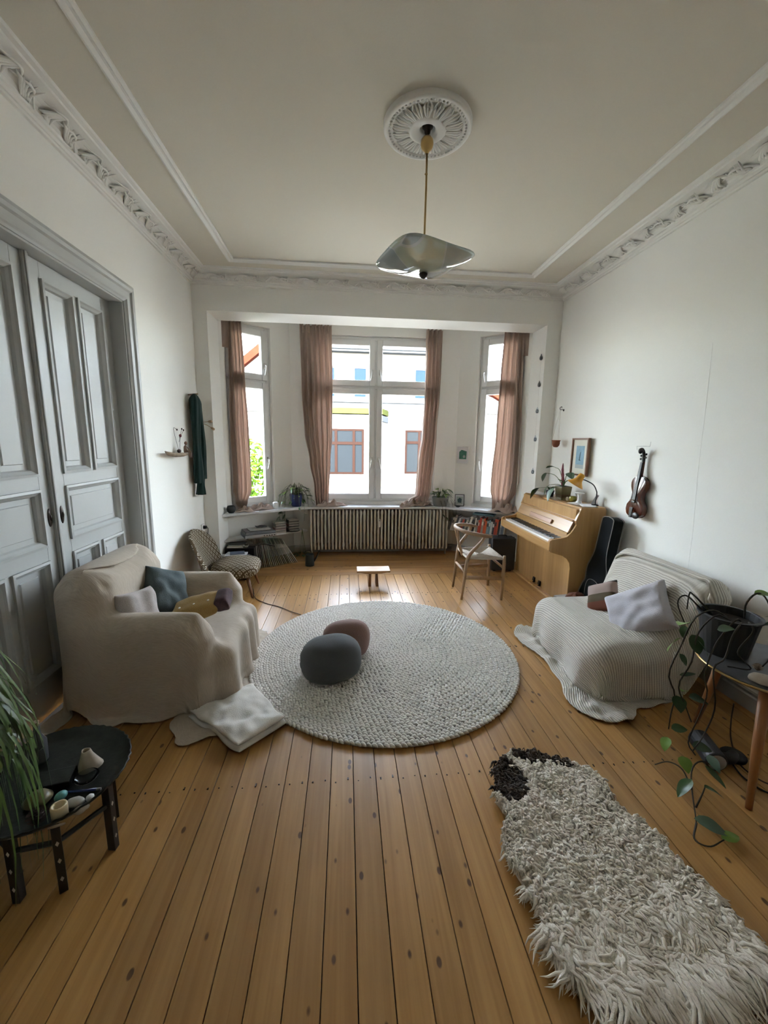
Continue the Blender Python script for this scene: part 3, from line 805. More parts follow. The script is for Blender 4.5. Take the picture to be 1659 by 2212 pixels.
so = thing('covered_sofa', 'low sofa hidden under a pale ribbed waffle throw against the right wall', 'sofa', (1.95, 2.66, 0))
link(np_mesh('throw_cover', V2-np.array((1.95, 2.66, 0)), F2, uv=U2), 'throw_cover', 'waffle_throw', so, solid=.007, sub=1)
MB().box(-.25, .32, -.38, .38, .05, .30).build('sofa_body', 'dark_metal', so, bev=.03)

# ---- cushions
def pillow(w, h, t, seed=0, nu=26, wr=.006):
    b = MB(); R4 = random.Random(seed); ox = R4.uniform(0, 50)
    def pt(u, v, s):
        f = max(0., (1-u**4)*(1-v**4))**.42
        x = w/2*u*(1-.09*(1-v*v)*abs(u)); y = h/2*v*(1-.09*(1-u*u)*abs(v))
        n = wr*noise3((x*14+ox, y*14, s*9)) + wr*1.2*noise3((x*5+ox, y*5, s*5))
        return (x, y, s*(t/2*f) + n*(.3+f))
    for s in (1, -1):
        b.grid(lambda a, c, s=s: pt(a*2-1, c*2-1, s), nu, nu)
    return b
def weld(me):
    bm = bmesh.new(); bm.from_mesh(me); bmesh.ops.remove_doubles(bm, verts=bm.verts[:], dist=.004); bmesh.ops.recalc_face_normals(bm, faces=bm.faces[:]); bm.to_mesh(me); bm.free()
    me.polygons.foreach_set('use_smooth', [True]*len(me.polygons)); return me
def cushion(name, w, h, t, mat, loc, rot, label, seed, sub=1, wr=.006):
    me = weld(pillow(w, h, t, seed, wr=wr).mesh(name, True))
    return link(me, name, mat, None, sub=sub, label=label, cat='cushion', loc=loc, rot=rot)
cushion('cushion', .30, .30, .13, 'linen_beige', (-1.265, 2.455, .545), (math.radians(72), math.radians(8), math.radians(72)), 'crumpled pale beige linen cushion leaning in the cream armchair', 1, wr=.014)
cushion('cushion', .34, .34, .15, 'linen_teal', (-1.235, 2.79, .56), (math.radians(62), math.radians(24), math.radians(64)), 'dark teal linen cushion in the back corner of the cream armchair', 2, wr=.012)
mc = thing('bolster_cushion', 'mustard yellow cushion with a dark plum end lying on the cream armchair', 'cushion', (-.97, 2.60, .515), 0, rot=(math.radians(10), math.radians(-14), math.radians(4)))
link(weld(pillow(.32, .22, .11, 3).mesh('cushion_cover', True)), 'cushion_cover', 'linen_mustard', mc, sub=1)
link(weld(pillow(.10, .19, .105, 4, nu=16).mesh('cushion_end', True)), 'cushion_end', 'plaid_plum', mc, sub=1, loc=(.175, 0, .004), label='dark plum plaid end')
for k in range(3): MB().sph((-.08+.09*k, -.04, .051), (.008, .008, .004), 8, 5).build('button', 'stucco', mc, smooth=True)
cushion('cushion', .44, .36, .16, 'linen_lavender', (1.99, 2.46, .475), (math.radians(50), math.radians(-34), math.radians(-52)), 'large crumpled lavender grey linen cushion on the waffle sofa', 5, wr=.013)
# patchwork cushion
m = bpy.data.materials.new('patchwork'); m.use_nodes = True; nt = m.node_tree; b_ = nt.nodes['Principled BSDF']; b_.inputs['Roughness'].default_value = .95
tc = nt.nodes.new('ShaderNodeTexCoord'); sp = nt.nodes.new('ShaderNodeSeparateXYZ'); rp = nt.nodes.new('ShaderNodeValToRGB'); mr = nt.nodes.new('ShaderNodeMapRange')
mr.inputs[1].default_value = -.14; mr.inputs[2].default_value = .14
nt.links.new(tc.outputs['Object'], sp.inputs[0]); nt.links.new(sp.outputs[1], mr.inputs[0]); nt.links.new(mr.outputs[0], rp.inputs[0]); nt.links.new(rp.outputs[0], b_.inputs['Base Color'])
rp.color_ramp.interpolation = 'CONSTANT'; e = rp.color_ramp.elements
e[0].position = 0; e[0].color = (.17, .055, .03, 1); e[1].position = .34; e[1].color = (.10, .075, .04, 1)
for ps, cc in ((.56, (.36, .27, .24, 1)), (.86, (.05, .045, .04, 1))):
    q = e.new(ps); q.color = cc
MATS['patchwork'] = m
cushion('cushion', .25, .25, .09, 'patchwork', (1.93, 2.76, .455), (math.radians(58), math.radians(-28), math.radians(-62)), 'small brown and rust patchwork cushion behind the lavender one', 6)

# ---- pebble cushions on the rug
def pebble(name, c, r, rz, mat, lab, seed):
    R5 = random.Random(seed); ox = R5.uniform(0, 30)
    b = MB().sph((0, 0, 0), (1, 1, 1), 40, 26, fn=lambda d: (1+.05*noise3((d.x*1.3+ox, d.y*1.3, d.z*1.3))+.022*math.sin(22*math.atan2(d.z, d.y)+3*d.x)*max(0, -d.x-.35)**1.0)/((abs(d.x)**2.5+abs(d.y)**2.5+abs(d.z)**2.5)**(1/2.5)))
    b.v = [(x*r[0]*(1+.08*y), y*r[1], max(-.62, z)*r[2]) for x, y, z in b.v]
    return b.build(name, mat, smooth=True, label=lab, cat='cushion', loc=c, rot=(0, 0, rz))
pebble('pebble_cushion', (-.10, 2.575, .135), (.205, .165, .15), .35, 'jersey_grey', 'dark grey pebble shaped floor cushion in front on the rug', 1)
pebble('pebble_cushion', (.0, 2.845, .130), (.178, .112, .155), .15, 'jersey_brown', 'dusty brown pebble shaped floor cushion behind the dark grey one', 2)

# ---- folded white sheet on the floor
quad = [Vector((-.915, 2.20)), Vector((-.545, 1.89)), Vector((-.335, 2.10)), Vector((-.605, 2.46))]
def q2(u, v): return (quad[0]*(1-u)+quad[1]*u)*(1-v) + (quad[3]*(1-u)+quad[2]*u)*v
def sheet_layer(z0, t, shr, seed):
    b = MB(); cc = q2(.5, .5)
    def pt(u, v, s):
        p = cc + (q2(u, v)-cc)*shr; f = max(0, 1-(2*u-1)**8)*max(0, 1-(2*v-1)**8)
        n = .022*noise3((p.x*7+seed, p.y*7, 1))+.014*noise3((p.x*16+seed, p.y*16, s))
        e = .012*noise3((p.x*9, p.y*9, seed+4))
        zz = z0 + t/2 + s*t/2*f**.4 + n*f*(1 if s > 0 else .3)
        return (p.x+e-cc.x, p.y+e-cc.y, max(.004, zz))
    for s in (1, -1): b.grid(lambda a, c, s=s: pt(a, c, s), 34, 34)
    return weld(b.mesh('sheet_fold', True))
sh = thing('folded_sheet', 'white cotton sheet folded on the floor by the cream armchair', 'sheet', (q2(.5, .5).x, q2(.5, .5).y, 0))
link(sheet_layer(.004, .035, 1.0, 3), 'sheet_fold', 'sheet_white', sh, sub=1)
link(sheet_layer(.036, .04, .97, 8), 'sheet_fold', 'sheet_white', sh, sub=1)

# ---- round crocheted rug: every ring a part
fabric_mat('rug_cord', (.80, .77, .72), (.64, .61, .56), scale=1.2, bump=.6)
rug = thing('round_rug', 'large round pale grey crocheted rug in the middle of the floor', 'rug', (.288, 2.86, 0))
tu, tv = 7, 5
th_ = np.linspace(0, 2*PI, tu, endpoint=False)
def strand(L, r):
    """bent cord piece along x; verts (k,3)"""
    ss = np.array([-1, -.62, 0, .62, 1.]); rad = np.array([.28, .85, 1., .85, .28])*r
    V = []
    for s_, q in zip(ss, rad):
        zc = r*.55*(1-s_*s_)
        V += [(s_*L/2, q*math.cos(t), zc+q*math.sin(t)) for t in th_]
    F = [(i*tu+j, i*tu+(j+1) % tu, (i+1)*tu+(j+1) % tu, (i+1)*tu+j) for i in range(4) for j in range(tu)]
    return np.array(V), np.array(F)
SV, SF = strand(.040, .0105)
NR = 27; pitch = .98/NR
rsr = np.random.RandomState(4)
base = MB().lathe([(0, .002), (.97, .002), (.972, .012), (.0, .012)], 96); base.build('rug_backing', 'rug_cord', rug)
for j in range(NR):
    r_ = (j+.5)*pitch; n = max(6, int(2*PI*r_/.030))
    vs = []; fs = []
    for lay, (dr, tilt) in enumerate(((-pitch*.24, .52), (pitch*.24, -.52))):
        for i in range(n):
            a = 2*PI*(i+.5*lay+.37*j)/n + rsr.normal(0, .06)/max(6, n)*6; rr = r_+dr+rsr.normal(0, .001)
            aa = a+PI/2+tilt; sc = 1+rsr.normal(0, .05)
            P = SV*sc; c_, s_ = math.cos(aa), math.sin(aa)
            W = np.stack([P[:, 0]*c_-P[:, 1]*s_+rr*math.cos(a), P[:, 0]*s_+P[:, 1]*c_+rr*math.sin(a), P[:, 2]+.014+rsr.normal(0, .001)], 1)
            fs.append(SF+len(vs)*len(SV)); vs.append(W)
    link(np_mesh('braid_ring', np.concatenate(vs), np.concatenate(fs)), 'braid_ring', 'rug_cord', rug)

# ---- sheepskin
def wool_mat(name, tip, root):
    m = bpy.data.materials.new(name); m.use_nodes = True; nt = m.node_tree; b = nt.nodes['Principled BSDF']; b.inputs['Roughness'].default_value = .9; b.inputs['Specular IOR Level'].default_value = .2
    b.inputs['Sheen Weight'].default_value = .3
    tc = nt.nodes.new('ShaderNodeTexCoord'); n = nt.nodes.new('ShaderNodeTexNoise'); n.inputs['Scale'].default_value = 22; n.inputs['Detail'].default_value = 4; nt.links.new(tc.outputs['Object'], n.inputs['Vector'])
    mx = nt.nodes.new('ShaderNodeMix'); mx.data_type = 'RGBA'; mx.inputs[6].default_value = root+(1,); mx.inputs[7].default_value = tip+(1,)
    r = nt.nodes.new('ShaderNodeMapRange'); r.inputs[1].default_value = .35; r.inputs[2].default_value = .62; nt.links.new(n.outputs['Fac'], r.inputs[0]); nt.links.new(r.outputs[0], mx.inputs['Factor']); nt.links.new(mx.outputs[2], b.inputs['Base Color'])
    n2 = nt.nodes.new('ShaderNodeTexNoise'); n2.inputs['Scale'].default_value = 300; nt.links.new(tc.outputs['Object'], n2.inputs['Vector']); bp = nt.nodes.new('ShaderNodeBump'); bp.inputs['Strength'].default_value = .6; bp.inputs['Distance'].default_value = .003
    nt.links.new(n2.outputs['Fac'], bp.inputs['Height']); nt.links.new(bp.outputs[0], b.inputs['Normal']); MATS[name] = m
wool_mat('wool_cream', (.88, .82, .72), (.66, .58, .48)); wool_mat('wool_brown', (.075, .048, .03), (.03, .02, .014))
outl = [(.735, 1.715), (.80, 1.765), (.87, 1.785), (.98, 1.755), (1.09, 1.715), (1.20, 1.625), (1.195, 1.52), (1.17, 1.46), (1.22, 1.37), (1.265, 1.27), (1.255, 1.19), (1.29, 1.06), (1.29, .965), (1.24, .90), (1.13, .885), (1.02, .85), (.90, .865), (.78, .85), (.69, .88), (.64, .97), (.655, 1.09), (.625, 1.20), (.605, 1.29), (.64, 1.38), (.685, 1.44), (.66, 1.53), (.685, 1.62)]
OUT = np.array(outl); cen = np.array([.93, 1.30])
def inside(p):
    x, y = p; c = False; n = len(OUT); j = n-1
    for i in range(n):
        xi, yi = OUT[i]; xj, yj = OUT[j]
        if (yi > y) != (yj > y) and x < (xj-xi)*(y-yi)/(yj-yi)+xi: c = not c
        j = i
    return c
fleece = thing('sheepskin_rug', 'long cream sheepskin with dark brown patches lying on the boards', 'rug', (.93, 1.30, 0))
MB().prism([(x-.93, y-1.30) for x, y in (cen+(OUT-cen)*.97)], lambda x, y, z: (x, y, z), .002, .022).build('hide', 'wool_cream', fleece)
rw = np.random.RandomState(9); locks = {0: ([], []), 1: ([], [])}
ring = np.linspace(0, 2*PI, 5, endpoint=False)
LF = np.array([(i*5+j, i*5+(j+1) % 5, (i+1)*5+(j+1) % 5, (i+1)*5+j) for i in range(5) for j in range(5)])
cnt = 0
while cnt < 5600:
    p = rw.uniform((.58, .80), (1.33, 1.82))
    if not inside(p): continue
    cnt += 1
    near = np.clip((1.22-p[1])/.35, 0, 1)                  # long locks at the near end
    brown = (math.hypot((p[0]-.735)/1.0, (p[1]-1.635)/1.25) < .10 + .03*noise3((p[0]*20, p[1]*20, 0))) or (p[1] > 1.705-.25*(p[0]-.95) + .02*noise3((p[0]*25, p[1]*25, 2)) and p[0] > .84 and p[0] < 1.10) or (p[1] > 1.72 and p[0] < .80)
    fl = rw.normal(-PI/2+.28, .3+.55*(1-near)) + 1.3*noise3((p[0]*5, p[1]*5, 5))
    Ls = (.055+.085*near**1.2)*rw.uniform(.7, 1.3); r0 = (.0046+.0006*near)*rw.uniform(.6, 1.3)
    dist = np.linalg.norm(OUT-p, axis=1).min()
    if near < .75 and dist < .05: Ls *= .6
    hgt = .020+.018*rw.rand(); curl = rw.normal(0, .9-.4*near); ph_ = rw.rand()*6; t = np.linspace(0, 1, 6)
    for q in range(3):
        ang = fl+curl*t**1.2*1.6+.5*np.sin(t*10+ph_+q*.5)*(1-near*.5)+(q-1)*.16
        st = Ls/5*rw.uniform(.85, 1.1); ox, oy = rw.normal(0, .0042, 2)
        xs = p[0]+ox+np.concatenate([[0], np.cumsum(np.cos(ang[1:])*st)]); ys = p[1]+oy+np.concatenate([[0], np.cumsum(np.sin(ang[1:])*st)])
        zs = .016+hgt*np.sin(PI*np.minimum(1, t*.9+.12))*(1.15-.6*t)+.016*noise3((p[0]*11, p[1]*11, 3))+.003*q
        rad = r0*np.array([.9, 1.15, 1.05, .85, .5, .06]); nx_, ny_ = -np.sin(ang), np.cos(ang)
        vv = np.stack([xs[:, None]+nx_[:, None]*rad[:, None]*np.cos(ring)*1.25, ys[:, None]+ny_[:, None]*rad[:, None]*np.cos(ring)*1.25, np.maximum(.003, zs[:, None]+rad[:, None]*np.sin(ring)*.8)], -1).reshape(-1, 3)
        A_, B_ = locks[1 if brown else 0]; B_.append(LF+len(A_)*30); A_.append(vv)
for k_, mt, nm in ((0, 'wool_cream', 'cream_wool'), (1, 'wool_brown', 'brown_wool')):
    if locks[k_][0]:
        link(np_mesh(nm, np.concatenate(locks[k_][0])-np.array((.93, 1.30, 0)), np.concatenate(locks[k_][1])), nm, mt, fleece, kind='stuff')

# ---- curtains
def curtain(name, lab, rows, nfold, seed, plane, amp=.036, puddle=None, flap=None):
    """rows: (z, s_left, s_right) along the hanging line; plane(s, d) -> xy, d towards the room"""
    R6 = random.Random(seed); ph = R6.uniform(0, 6)
    zs = [r[0] for r in rows]
    def edge(z):
        for i in range(len(rows)-1):
            if rows[i][0] >= z >= rows[i+1][0]:
                t = (rows[i][0]-z)/(rows[i][0]-rows[i+1][0]); t = t*t*(3-2*t)
                return rows[i][1]*(1-t)+rows[i+1][1]*t, rows[i][2]*(1-t)+rows[i+1][2]*t
        return rows[-1][1:]
    b = MB(); Z0, Z1 = zs[0], zs[-1]
    def pt(u, v):
        z = Z0+(Z1-Z0)*v; a, c = edge(z)
        uu = u+.035*noise3((u*5+seed, z*1.2, 3))
        w = uu*nfold*2*PI+ph+1.1*noise3((u*3, z*.7, seed))
        d = amp*(1.0+.5*noise3((u*4, z*1.5, seed+7)))*math.sin(w)*(.55+.45*min(1, v*5))+amp*.35*math.sin(2.3*w+z*2)*min(1, v*2)
        d += .03*max(0, (v-.8)/.2)*noise3((u*3, z*4, seed))
        s = a+(c-a)*u+.006*math.cos(w)
        x, y = plane(s, d)
        return (x, y, z+.004*math.sin(w))
    b.grid(pt, max(60, int(nfold*16)), 56)
    x0_, y0_ = plane((rows[-1][1]+rows[-1][2])/2, 0)
    root = thing(name, lab, 'curtain', (x0_, y0_, zs[-1]))
    b.v = [(x-x0_, y-y0_, z-zs[-1]) for x, y, z in b.v]
    b.build('curtain_panel', 'curtain_linen', root, smooth=True, solid=.002)
    for i in range(nfold):
        s = rows[0][1]+(rows[0][2]-rows[0][1])*(i+.5)/nfold; x, y = plane(s, .006)
        MB().tube([(x-x0_, y-y0_, Z0+.005-zs[-1]), (x-x0_, y-y0_-.004, Z0-.05-zs[-1]), (x-x0_, y-y0_, Z0-.1-zs[-1])], [.012, .016, .006], 6).build('pleat', 'curtain_linen', root, smooth=True)
    if puddle:
        for k_, (cx_, cy_, rx_, ry_, h_, rz_) in enumerate(puddle):
            q = MB(); c_, s_ = math.cos(rz_), math.sin(rz_)
            def pp(a_, r_):
                th = a_*2*PI; rr = r_*(1+.12*math.sin(3*th+seed))
                z = h_*max(0, 1-rr**2.2)*(.62+.38*math.sin(9*rr+2.1*th+seed+2*noise3((math.cos(th)*2, math.sin(th)*2, rr*2))))+h_*.35*(1-rr)*math.sin(4*th+seed)
                x, y = rx_*rr*math.cos(th), ry_*rr*math.sin(th)
                return (cx_-x0_+x*c_-y*s_, cy_-y0_+x*s_+y*c_, max(.004, z)+(SZ-zs[-1]))
            q.grid(pp, 56, 22, wu=True); q.build('puddle_fold', 'curtain_linen', root, smooth=True, solid=.003)
    if flap:
        a, c, z0_, z1_ = flap; q = MB()
        q.grid(lambda u, v: (*[w_-o_ for w_, o_ in zip(plane(a+(c-a)*u, .004+.006*math.sin(u*5)), (x0_, y0_))], z0_+(z1_-z0_)*v-zs[-1]), 10, 8)
        q.build('side_flap', 'curtain_linen', root, smooth=True, solid=.002)
    return root
cen_pl = lambda s, d: (s, 5.66-d)
curtain('curtain', 'rust pink linen curtain on the left of the middle window, heaped on the sill', [(3.06, -.60, -.19), (2.3, -.585, -.18), (1.7, -.56, -.19), (1.3, -.50, -.22), (.95, -.44, -.24), (.70, -.42, -.25)], 5, 1, cen_pl, puddle=[(-.17, 5.62, .17, .085, .075, .1), (-.30, 5.60, .13, .08, .06, .4)])
curtain('curtain', 'rust pink linen curtain on the right of the middle window, swept onto the sill', [(3.06, 1.06, 1.28), (2.3, 1.06, 1.28), (1.7, 1.04, 1.25), (1.3, .99, 1.23), (1.0, .98, 1.20), (.85, .97, 1.18), (.78, .86, 1.16), (.71, .80, 1.18)], 4, 2, cen_pl, puddle=[(.93, 5.62, .17, .09, .085, -.15), (.83, 5.58, .11, .06, .06, .3), (1.10, 5.655, .12, .08, .10, 0)])
lf_pl = lambda s, d: (-1.46+.87*s+.49*d, 5.20+.49*s-.87*d)
curtain('curtain', 'rust pink linen curtain of the left bay window, bunched on the sill', [(3.06, .08, .235), (2.4, .07, .25), (1.7, .05, .27), (1.1, .06, .28), (.95, .05, .28), (.80, .08, .22), (.70, .12, .20)], 4, 3, lf_pl, amp=.024, puddle=[(-1.10, 5.33, .19, .10, .075, .55), (-1.27, 5.17, .12, .08, .06, .2)], flap=(.0, .085, 3.04, 2.66))
rt_pl = lambda s, d: (2.29-.87*s-.49*d, 5.20+.49*s-.87*d)
curtain('curtain', 'rust pink linen curtain of the right bay window hanging behind the piano', [(3.06, .07, .31), (2.4, .05, .33), (1.7, .02, .34), (1.1, .01, .37), (.95, .03, .37), (.80, .10, .34), (.70, .08, .34)], 4, 4, rt_pl, amp=.026, puddle=[(2.05, 5.12, .17, .11, .13, -.5), (2.13, 5.04, .11, .09, .10, .3)], flap=(.0, .08, 3.04, 2.68))
# ------------------------------------------------------------------ furniture
plank_mat('oak_x', 0, (.44, .27, .12), (.36, .20, .08), (.1, .05, .02), knots=False, rough=.3)
plank_mat('oak_y', 1, (.50, .30, .12), (.42, .235, .085), (.1, .05, .02), knots=False, rough=.25, scale=.6)
plank_mat('oak_z', 2, (.50, .30, .12), (.41, .23, .08), (.1, .05, .02), knots=False, rough=.25, scale=.5)
plank_mat('oak_pink', 1, (.40, .20, .10), (.33, .155, .07), (.1, .05, .02), knots=False, rough=.3)
plank_mat('beech', 2, (.40, .27, .165), (.34, .22, .13), (.1, .05, .02), knots=False, rough=.45)
plank_mat('teak', 2, (.22, .10, .045), (.16, .07, .03), (.05, .02, .01), knots=False, rough=.4)
pm('ebony', (.012, .012, .013), rough=.25)
pm('ivory', (.78, .78, .76), rough=.2)
pm('black_lacquer', (.012, .011, .011), rough=.35)
pm('black_plastic', (.02, .02, .022), rough=.5)
pm('papercord', (.56, .50, .42), rough=.9, var=.15, vscale=60, bump=.4, bscale=220)

# ---- radiator
rad = thing('radiator', 'cast iron ribbed radiator with many slim ribs under the window board', 'radiator', (.47, 5.60, 0))
rb = MB()
rib_prof = [(-.075, .13), (-.066, .105), (-.05, .095), (.10, .11), (.12, .14), (.12, .62), (.10, .65), (-.055, .655), (-.068, .645), (-.075, .62)]
rb.prism(rib_prof, lambda y, z, x: (x, y, z), -.0125, .0125)
rb.tube([(0, -.07, .098), (0, -.07, .13), (0, -.07, .62), (0, -.07, .655)], [.003, .0145, .0145, .006], 8)
rb.tube([(-.0245, .03, .60), (.0245, .03, .60)], .026, 10).tube([(-.0245, .03, .145), (.0245, .03, .145)], .026, 10)
rib_me = rb.mesh('rib', True); rib_me.materials.append(MATS['radiator_white'])
for k in range(40): link(rib_me, 'rib', None, rad, loc=(-.95+k*.0487, 0, 0))
MB().box(-.028, .004, -.098, -.080, .42, .535).build('heat_meter', 'ivory', rad, bev=.004, label='small white heat meter')
MB().box(-.018, -.006, -.0992, -.098, .505, .52).build('meter_display', 'black_plastic', rad)
for sx in (-.95, .95): MB().tube([(sx, 0, .145), (sx, 0, 0)], .012, 8).build('pipe', 'radiator_white', rad, smooth=True)

# ---- ceiling rose and pendant lamp
LX, LY = .447, 2.536
rose = thing('ceiling_rose', 'round white stucco ceiling rose with leaf relief around the lamp hook', 'ceiling rose', (LX, LY, ZC))
prof = [(.242, 0), (.242, -.022), (.236, -.03), (.222, -.032), (.214, -.027), (.205, -.029), (.198, -.024), (.16, -.018), (.115, -.022), (.10, -.034), (.085, -.036), (.07, -.028), (.045, -.026), (.04, -.012), (.038, 0)]
MB().lathe(prof, 64).build('rose_disc', 'stucco', rose, smooth=True)
lf = MB()
for k in range(3):
    lf.tube(smooth_path([(.085+.0, (k-1)*.004, -.03), (.13, (k-1)*.012, -.03), (.17, (k-1)*.02, -.032), (.192, (k-1)*.012, -.022)], 6), [.003, .006, .007, .007, .006, .004, .002], 6)
lme = lf.mesh('stucco_leaf', True); lme.materials.append(MATS['stucco'])
for k in range(18): link(lme, 'stucco_leaf', None, rose, rot=(0, 0, 2*PI*k/18))
bd = MB()
for k in range(60): bd.sph((.209*math.cos(2*PI*k/60), .209*math.sin(2*PI*k/60), -.03), (.007, .007, .006), 6, 4)
bd.build('bead_ring', 'stucco', rose, smooth=True, kind='stuff')
lamp = thing('pendant_lamp', 'brass rod pendant lamp with a wavy square silvered glass shade', 'lamp', (LX, LY, ZC))
MB().lathe([(.002, .0), (.028, .0), (.03, -.012), (.018, -.02), (.016, -.04), (.004, -.05)], 16).tube([(0, -.012, -.02), (.006, -.012, -.05), (0, 0, -.07), (-.008, .01, -.05), (0, .012, -.03)], .004, 6).build('hook', 'dark_metal', lamp, smooth=True)
MB().lathe([(.006, -.055), (.022, -.06), (.034, -.075), (.036, -.095), (.030, -.115), (.014, -.128), (.008, -.14)], 20).build('brass_cup', 'brass', lamp, smooth=True)
MB().tube([(0, 0, -.10), (.002, 0, -.30), (0, 0, -.56)], .0058, 8).lathe([(.006, -.235), (.0095, -.24), (.006, -.245)], 10).build('rod', 'brass', lamp, smooth=True)
# shade: shallow square dish, corners turned up
m = bpy.data.materials.new('silvered_glass'); m.use_nodes = True; nt = m.node_tree; b_ = nt.nodes['Principled BSDF']
b_.inputs['Roughness'].default_value = .06; b_.inputs['Metallic'].default_value = .2; b_.inputs['Coat Weight'].default_value = .8
tc = nt.nodes.new('ShaderNodeTexCoord'); vo = nt.nodes.new('ShaderNodeTexVoronoi'); vo.feature = 'DISTANCE_TO_EDGE'; vo.inputs['Scale'].default_value = 4.2; vo.inputs['Randomness'].default_value = .75
v2 = nt.nodes.new('ShaderNodeTexVoronoi'); v2.inputs['Scale'].default_value = 4.2; v2.inputs['Randomness'].default_value = .75
nt.links.new(tc.outputs['Object'], vo.inputs['Vector']); nt.links.new(tc.outputs['Object'], v2.inputs['Vector'])
r1 = nt.nodes.new('ShaderNodeValToRGB'); e = r1.color_ramp.elements; e[0].position = .0; e[0].color = (.36, .43, .50, 1); e[1].position = 1; e[1].color = (.60, .65, .52, 1)
sp = nt.nodes.new('ShaderNodeSeparateColor'); nt.links.new(v2.outputs['Color'], sp.inputs[0]); nt.links.new(sp.outputs[0], r1.inputs[0])
lt = nt.nodes.new('ShaderNodeMath'); lt.operation = 'LESS_THAN'; lt.inputs[1].default_value = .018; nt.links.new(vo.outputs['Distance'], lt.inputs[0])
mx = nt.nodes.new('ShaderNodeMix'); mx.data_type = 'RGBA'; mx.inputs[7].default_value = (.62, .66, .64, 1); nt.links.new(lt.outputs[0], mx.inputs['Factor']); nt.links.new(r1.outputs[0], mx.inputs[6]); nt.links.new(mx.outputs[2], b_.inputs['Base Color'])
MATS['silvered_glass'] = m
def shade_pt(a_, r_):
    th = a_*2*PI; c_, s_ = math.cos(th), math.sin(th)
    rad = .238/((abs(c_)**4.6+abs(s_)**4.6)**(1/4.6))
    x, y = rad*r_*c_, rad*r_*s_
    z = -.745 + .072*r_**2.1 + .01*r_**4*math.sin(2*th+.6)
    return (x, y, z)
sd = MB().grid(lambda a_, r_: shade_pt(a_, max(.02, r_)), 72, 20, wu=True)
sd.build('glass_shade', 'silvered_glass', lamp, smooth=True, solid=.006, rot=(0, 0, .36))
MB().lathe([(.002, -.78), (.014, -.775), (.024, -.763), (.026, -.753), (.012, -.745), (.002, -.745)], 16).build('finial', 'dark_metal', lamp, smooth=True)
MB().lathe([(.002, -.56), (.02, -.565), (.022, -.64), (.01, -.725), (.002, -.735)], 14).build('bulb_holder', 'brass', lamp, smooth=True)

# ---- upright piano (local x into the room is -x; built in world then shifted)
PB = (2.16, 4.18, 0)
pia = thing('upright_piano', 'honey oak upright piano with open keyboard against the right wall', 'piano', PB)
def pbx(b): b.v = [(x-PB[0], y-PB[1], z-PB[2]) for x, y, z in b.v]; return b
Y0, Y1 = 3.57, 4.79
side = [(2.44, .0), (2.44, .99), (2.42, 1.012), (2.19, 1.0), (2.146, .885), (2.155, .845), (2.115, .775), (2.075, .733), (2.02, .718), (1.925, .704), (1.906, .692), (1.906, .60), (1.92, .585), (1.985, .563), (2.045, .545), (2.09, .515), (2.118, .475), (2.128, .42), (2.128, 0)]
for ya, yb_ in ((Y0, Y0+.032), (Y1-.032, Y1)):
    pbx(MB().prism(side, lambda x, z, y: (x, y, z), ya, yb_)).build('side_panel', 'oak_z', pia, bev=.003)
ya, yb_ = Y0+.032, Y1-.032
pbx(MB().box(2.135, 2.16, ya, yb_, .02, .60)).build('lower_panel', 'oak_z', pia)
pbx(MB().box(2.16, 2.43, ya, yb_, .02, .99)).build('back_case', 'oak_z', pia)
pbx(MB().prism([(2.195, .985), (2.43, .985), (2.43, 1.012), (2.19, 1.008)], lambda x, z, y: (x, y, z), ya-.03, yb_+.03)).build('top_lid', 'oak_y', pia, bev=.003)
pbx(MB().prism([(2.198, .985), (2.155, .875), (2.175, .868), (2.215, .98)], lambda x, z, y: (x, y, z), ya, yb_)).build('upper_panel', 'oak_y', pia)
pbx(MB().prism([(2.13, .872), (2.165, .872), (2.165, .885), (2.128, .885)], lambda x, z, y: (x, y, z), ya, yb_)).build('music_ledge', 'oak_y', pia, bev=.002)
pbx(MB().prism([(2.14, .872), (2.092, .768), (2.104, .762), (2.16, .868)], lambda x, z, y: (x, y, z), ya, yb_)).build('key_lid', 'oak_y', pia)
pbx(MB().prism([(2.112, .826), (2.094, .79), (2.084, .786), (2.086, .796), (2.100, .832)], lambda x, z, y: (x, y, z), 3.93, 4.42)).build('music_desk', 'oak_pink', pia, bev=.003, label='darker folding music rest')
pbx(MB().box(2.085, 2.16, ya, yb_, .66, .765)).build('fall_board', 'oak_y', pia)
pbx(MB().box(1.915, 2.16, ya, yb_, .585, .625).box(1.91, 1.935, ya, yb_, .60, .672)).build('key_bed', 'oak_y', pia, bev=.002)
for q0, q1 in ((ya, ya+.035), (yb_-.035, yb_)): pbx(MB().box(1.935, 2.085, q0, q1, .62, .70)).build('key_block', 'oak_y', pia, bev=.003)
wk = MB(); ka, kb = ya+.037, yb_-.037; kw = (kb-ka)/52
for i in range(52): wk.box(1.938, 2.085, ka+i*kw+.0005, ka+(i+1)*kw-.0005, .665, .688)
pbx(wk).build('white_keys', 'ivory', pia, kind='stuff')
bk = MB()
for i in range(51):
    if (i+5) % 7 in (0, 1, 3, 4, 5):
        yc = kb-(i+1)*kw; bk.prism([(1.992, .688), (2.085, .688), (2.085, .701), (2.0, .700)], lambda x, z, y: (x, y, z), yc-.0058, yc+.0058)
pbx(bk).build('black_keys', 'ebony', pia, kind='stuff')
for yy in (4.13, 4.26):
    pbx(MB().box(2.045, 2.14, yy-.012, yy+.012, .052, .06).box(2.045, 2.07, yy-.02, yy+.02, .05, .062)).build('pedal', 'brass', pia, bev=.004)
    pbx(MB().prism([(2.134, .045), (2.134, .10), (2.12, .10), (2.11, .045)], lambda x, z, y: (x, y, z), yy-.018, yy+.018)).build('pedal_mount', 'dark_metal', pia)
pbx(MB().box(2.10, 2.43, Y0+.005, Y1-.005, 0, .022)).build('plinth', 'oak_y', pia)

